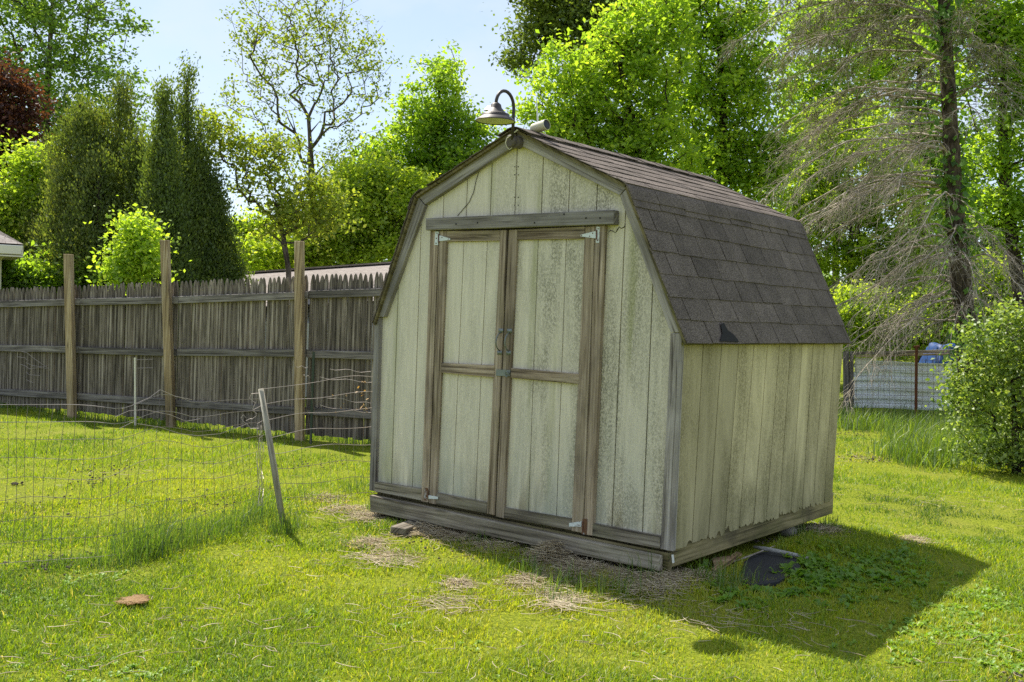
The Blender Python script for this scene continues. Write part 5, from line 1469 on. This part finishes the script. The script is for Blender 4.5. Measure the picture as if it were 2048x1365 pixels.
# ------------------------------------------------------------------ low broad leaved weeds
def weeds(spec, name, label, mat, size, tone):
    """rosettes of broad leaves: (px, py, radius, plants)"""
    V_, F_, T_ = [], [], []; nb = 0
    for px, py, r, n, s in spec:
        c0 = onZ(px, py)
        for _ in range(n):
            x = c0[0]+rng.normal(0, r*.6); y = c0[1]+rng.normal(0, r*.6)
            if in_shed(np.array(x), np.array(y), .0): continue
            z = float(gz(np.array(x), np.array(y)))
            m = rng.integers(4, 9); pt = rng.normal(0, .12)
            for q in range(m):
                a = rng.uniform(0, 6.283); L = size*s*rng.uniform(.6, 1.3); el = rng.uniform(.25, 1.0); W_ = L*rng.uniform(.35, .5)
                d = np.array([math.cos(a)*math.cos(el), math.sin(a)*math.cos(el), math.sin(el)]); sd = np.array([-math.sin(a), math.cos(a), 0])
                b = np.array([x, y, z]); p1 = b+d*L*.35; p2 = b+d*L*.72+np.array([0, 0, -.02*L]); p3 = b+d*L*1.0+np.array([0, 0, -.25*L])
                up_ = np.array([0, 0, .12*L])
                V_ += [b, p1+sd*W_*.42+up_, p1-sd*W_*.42+up_, p2+sd*W_*.5+up_*.6, p2-sd*W_*.5+up_*.6, p3, p1, p2]
                F_ += [(nb, nb+1, nb+6), (nb, nb+6, nb+2), (nb+1, nb+3, nb+7), (nb+1, nb+7, nb+6), (nb+6, nb+7, nb+4), (nb+6, nb+4, nb+2), (nb+3, nb+5, nb+7), (nb+7, nb+5, nb+4)]
                t = min(1, max(0, tone+pt+rng.normal(0, .12))); T_ += [t]*8; nb += 8
    o = np_obj(name, np.array(V_), np.array(F_), mat, tone=np.array(T_)); o['kind'] = 'stuff'; o['label'] = label; o['category'] = "weeds"
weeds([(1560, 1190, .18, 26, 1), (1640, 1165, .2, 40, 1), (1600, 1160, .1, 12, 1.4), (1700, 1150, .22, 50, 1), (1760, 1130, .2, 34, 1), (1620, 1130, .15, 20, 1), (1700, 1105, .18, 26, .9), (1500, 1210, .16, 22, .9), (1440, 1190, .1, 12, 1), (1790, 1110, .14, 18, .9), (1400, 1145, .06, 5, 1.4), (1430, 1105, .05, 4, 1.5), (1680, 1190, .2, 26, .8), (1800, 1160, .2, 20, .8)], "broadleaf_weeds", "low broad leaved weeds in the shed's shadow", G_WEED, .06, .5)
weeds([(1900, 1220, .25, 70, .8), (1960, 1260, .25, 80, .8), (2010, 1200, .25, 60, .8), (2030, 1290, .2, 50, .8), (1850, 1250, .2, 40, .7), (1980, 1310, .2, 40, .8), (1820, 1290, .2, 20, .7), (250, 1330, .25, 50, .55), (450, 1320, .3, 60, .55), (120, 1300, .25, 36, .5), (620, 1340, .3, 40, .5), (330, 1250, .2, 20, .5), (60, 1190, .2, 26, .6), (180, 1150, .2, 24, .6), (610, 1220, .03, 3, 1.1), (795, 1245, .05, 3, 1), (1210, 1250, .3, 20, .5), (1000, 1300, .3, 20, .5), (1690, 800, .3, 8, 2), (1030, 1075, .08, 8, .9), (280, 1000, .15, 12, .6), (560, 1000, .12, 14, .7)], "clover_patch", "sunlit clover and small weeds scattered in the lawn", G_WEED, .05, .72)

# ------------------------------------------------------------------ straw, dry cuttings and dirt crumbs
def straw(spec, name, label, mat=None):
    A, B, ra, rb = [], [], [], []
    for px, py, r, n, L, hz in spec:
        c = onZ(px, py)
        for _ in range(int(n*(1.5 if r < .35 else .16))):
            p = np.array([c[0]+rng.normal(0, r*.55), c[1]+rng.normal(0, r*.55), 0]); 
            a = rng.uniform(0, 6.283); l = L*rng.uniform(.4, 1.3); e = rng.normal(0, .16)
            d = np.array([math.cos(a), math.sin(a), e]); k = rng.normal(0, .5); s = np.array([-math.sin(a), math.cos(a), 0])
            q2 = ((p[0]-c[0])**2+(p[1]-c[1])**2)/(r*r); z0 = float(gz(np.array(p[0]), np.array(p[1])))+.012+hz*math.exp(-q2*2)*rng.uniform(.2, 1)
            pts = [p+d*l*(t-.5)+s*k*l*(t-.5)**2+np.array([0, 0, z0]) for t in (0, .33, .66, 1)]
            for u in range(3):
                A.append(pts[u]); B.append(pts[u+1]); ra.append(.0019); rb.append(.0016 if u < 2 else .0007)
    A, B = np.array(A), np.array(B); A[:, 2] = np.maximum(A[:, 2], .003); B[:, 2] = np.maximum(B[:, 2], .003)
    V, F = seg_tubes(A, B, np.array(ra), np.array(rb), 3)
    t = np.repeat(np.repeat(np.clip(rng.normal(.5, .25, len(A)//3), 0, 1), 3), 3)
    o = np_obj(name, V, F, mat or G_STRAW, tone=t); o['kind'] = 'stuff'; o['label'] = label; o['category'] = "straw"
straw([(735, 1088, .13, 120, .13, .03), (700, 1025, .2, 150, .13, .02), (760, 1045, .2, 300, .12, .02), (650, 1000, .14, 160, .12, .02), (850, 1070, .16, 420, .13, .05), (900, 1075, .18, 460, .13, .05), (950, 1085, .2, 420, .13, .04), (1010, 1105, .2, 360, .13, .03), (1110, 1130, .16, 560, .13, .12), (1125, 1112, .11, 640, .14, .19), (1170, 1150, .2, 520, .14, .04), (1240, 1160, .2, 420, .13, .02), (1330, 1175, .18, 260, .14, .02), (1390, 1165, .15, 200, .14, .02), (1300, 1195, .18, 130, .13, .02),
       (915, 1168, .08, 130, .12, .03), (890, 1205, .2, 60, .16, .01), (1060, 1165, .14, 120, .16, .02), (1120, 1200, .2, 110, .16, .01), (780, 1115, .18, 140, .15, .01), (1640, 1065, .2, 160, .12, .02), (1450, 1240, .3, 30, .13, .01), (1600, 1240, .3, 20, .13, .01), (1720, 915, .5, 320, .14, .02), (1700, 858, .4, 200, .14, .02), (1830, 1085, .12, 90, .1, .01)], "straw", "dry straw and cut grass strewn along the shed's front sill")
straw([(400, 1250, .9, 420, .10, .01), (900, 1280, .9, 420, .10, .01), (150, 1300, .6, 240, .10, .01), (1350, 1330, .7, 240, .10, .01), (1850, 1300, .7, 260, .10, .01), (600, 1130, .5, 160, .10, .01), (300, 950, 1.0, 260, .10, .01), (1850, 1000, 1.0, 300, .12, .01)], "straw", "single dry grass stalks scattered over the mown lawn")
straw([(1140, 1108, .06, 150, .12, .12), (1160, 1118, .06, 120, .12, .10)], "straw", "grey tuft of dead grass against the middle of the sill")
# clump of dried clippings in the foreground and dark soil crumbs
straw([(266, 1199, .030, 300, .035, .022), (278, 1196, .028, 300, .035, .026), (284, 1201, .022, 160, .03, .012), (262, 1203, .05, 90, .05, .006)], "dried_clippings", "small flat clump of dried brown clippings in the left foreground", L_DEAD)
def crumbs():
    A = []
    for px, py, r, n in [(60, 1012, .3, 70), (190, 965, .25, 50), (420, 1000, .3, 80), (520, 985, .2, 40), (30, 968, .05, 26), (620, 930, .3, 40), (380, 1060, .3, 50), (100, 1118, .2, 60), (230, 940, .3, 40), (1700, 870, .3, 60), (1740, 920, .25, 60), (870, 1090, .3, 40), (2035, 1345, .08, 40), (1520, 1090, .1, 20)]:
        c = onZ(px, py)
        for _ in range(n): A.append((c[0]+rng.normal(0, r*.6), c[1]+rng.normal(0, r*.6), rng.uniform(.004, .012)))
    A = np.array(A); N = len(A); z = gz(A[:, 0], A[:, 1])
    base = np.array([[1, 0, 0], [-1, 0, 0], [0, 1, 0], [0, -1, 0], [0, 0, 1], [0, 0, -1]], float)
    V = base[None]*rng.uniform(.6, 1.4, (N, 6, 1))*A[:, 2][:, None, None]*np.array([1.3, 1.2, .8])+np.stack([A[:, 0], A[:, 1], z+.012+A[:, 2]*.4], 1)[:, None]
    f = np.array([[0, 2, 4], [2, 1, 4], [1, 3, 4], [3, 0, 4], [2, 0, 5], [1, 2, 5], [3, 1, 5], [0, 3, 5]])
    F = (f[None]+np.arange(N)[:, None, None]*6).reshape(-1, 3)
    o = np_obj("soil_crumbs", V.reshape(-1, 3), F, B_GREY); o['kind'] = 'stuff'; o['label'] = "dark crumbs of turned soil scattered in the lawn"; o['category'] = "soil"
crumbs()
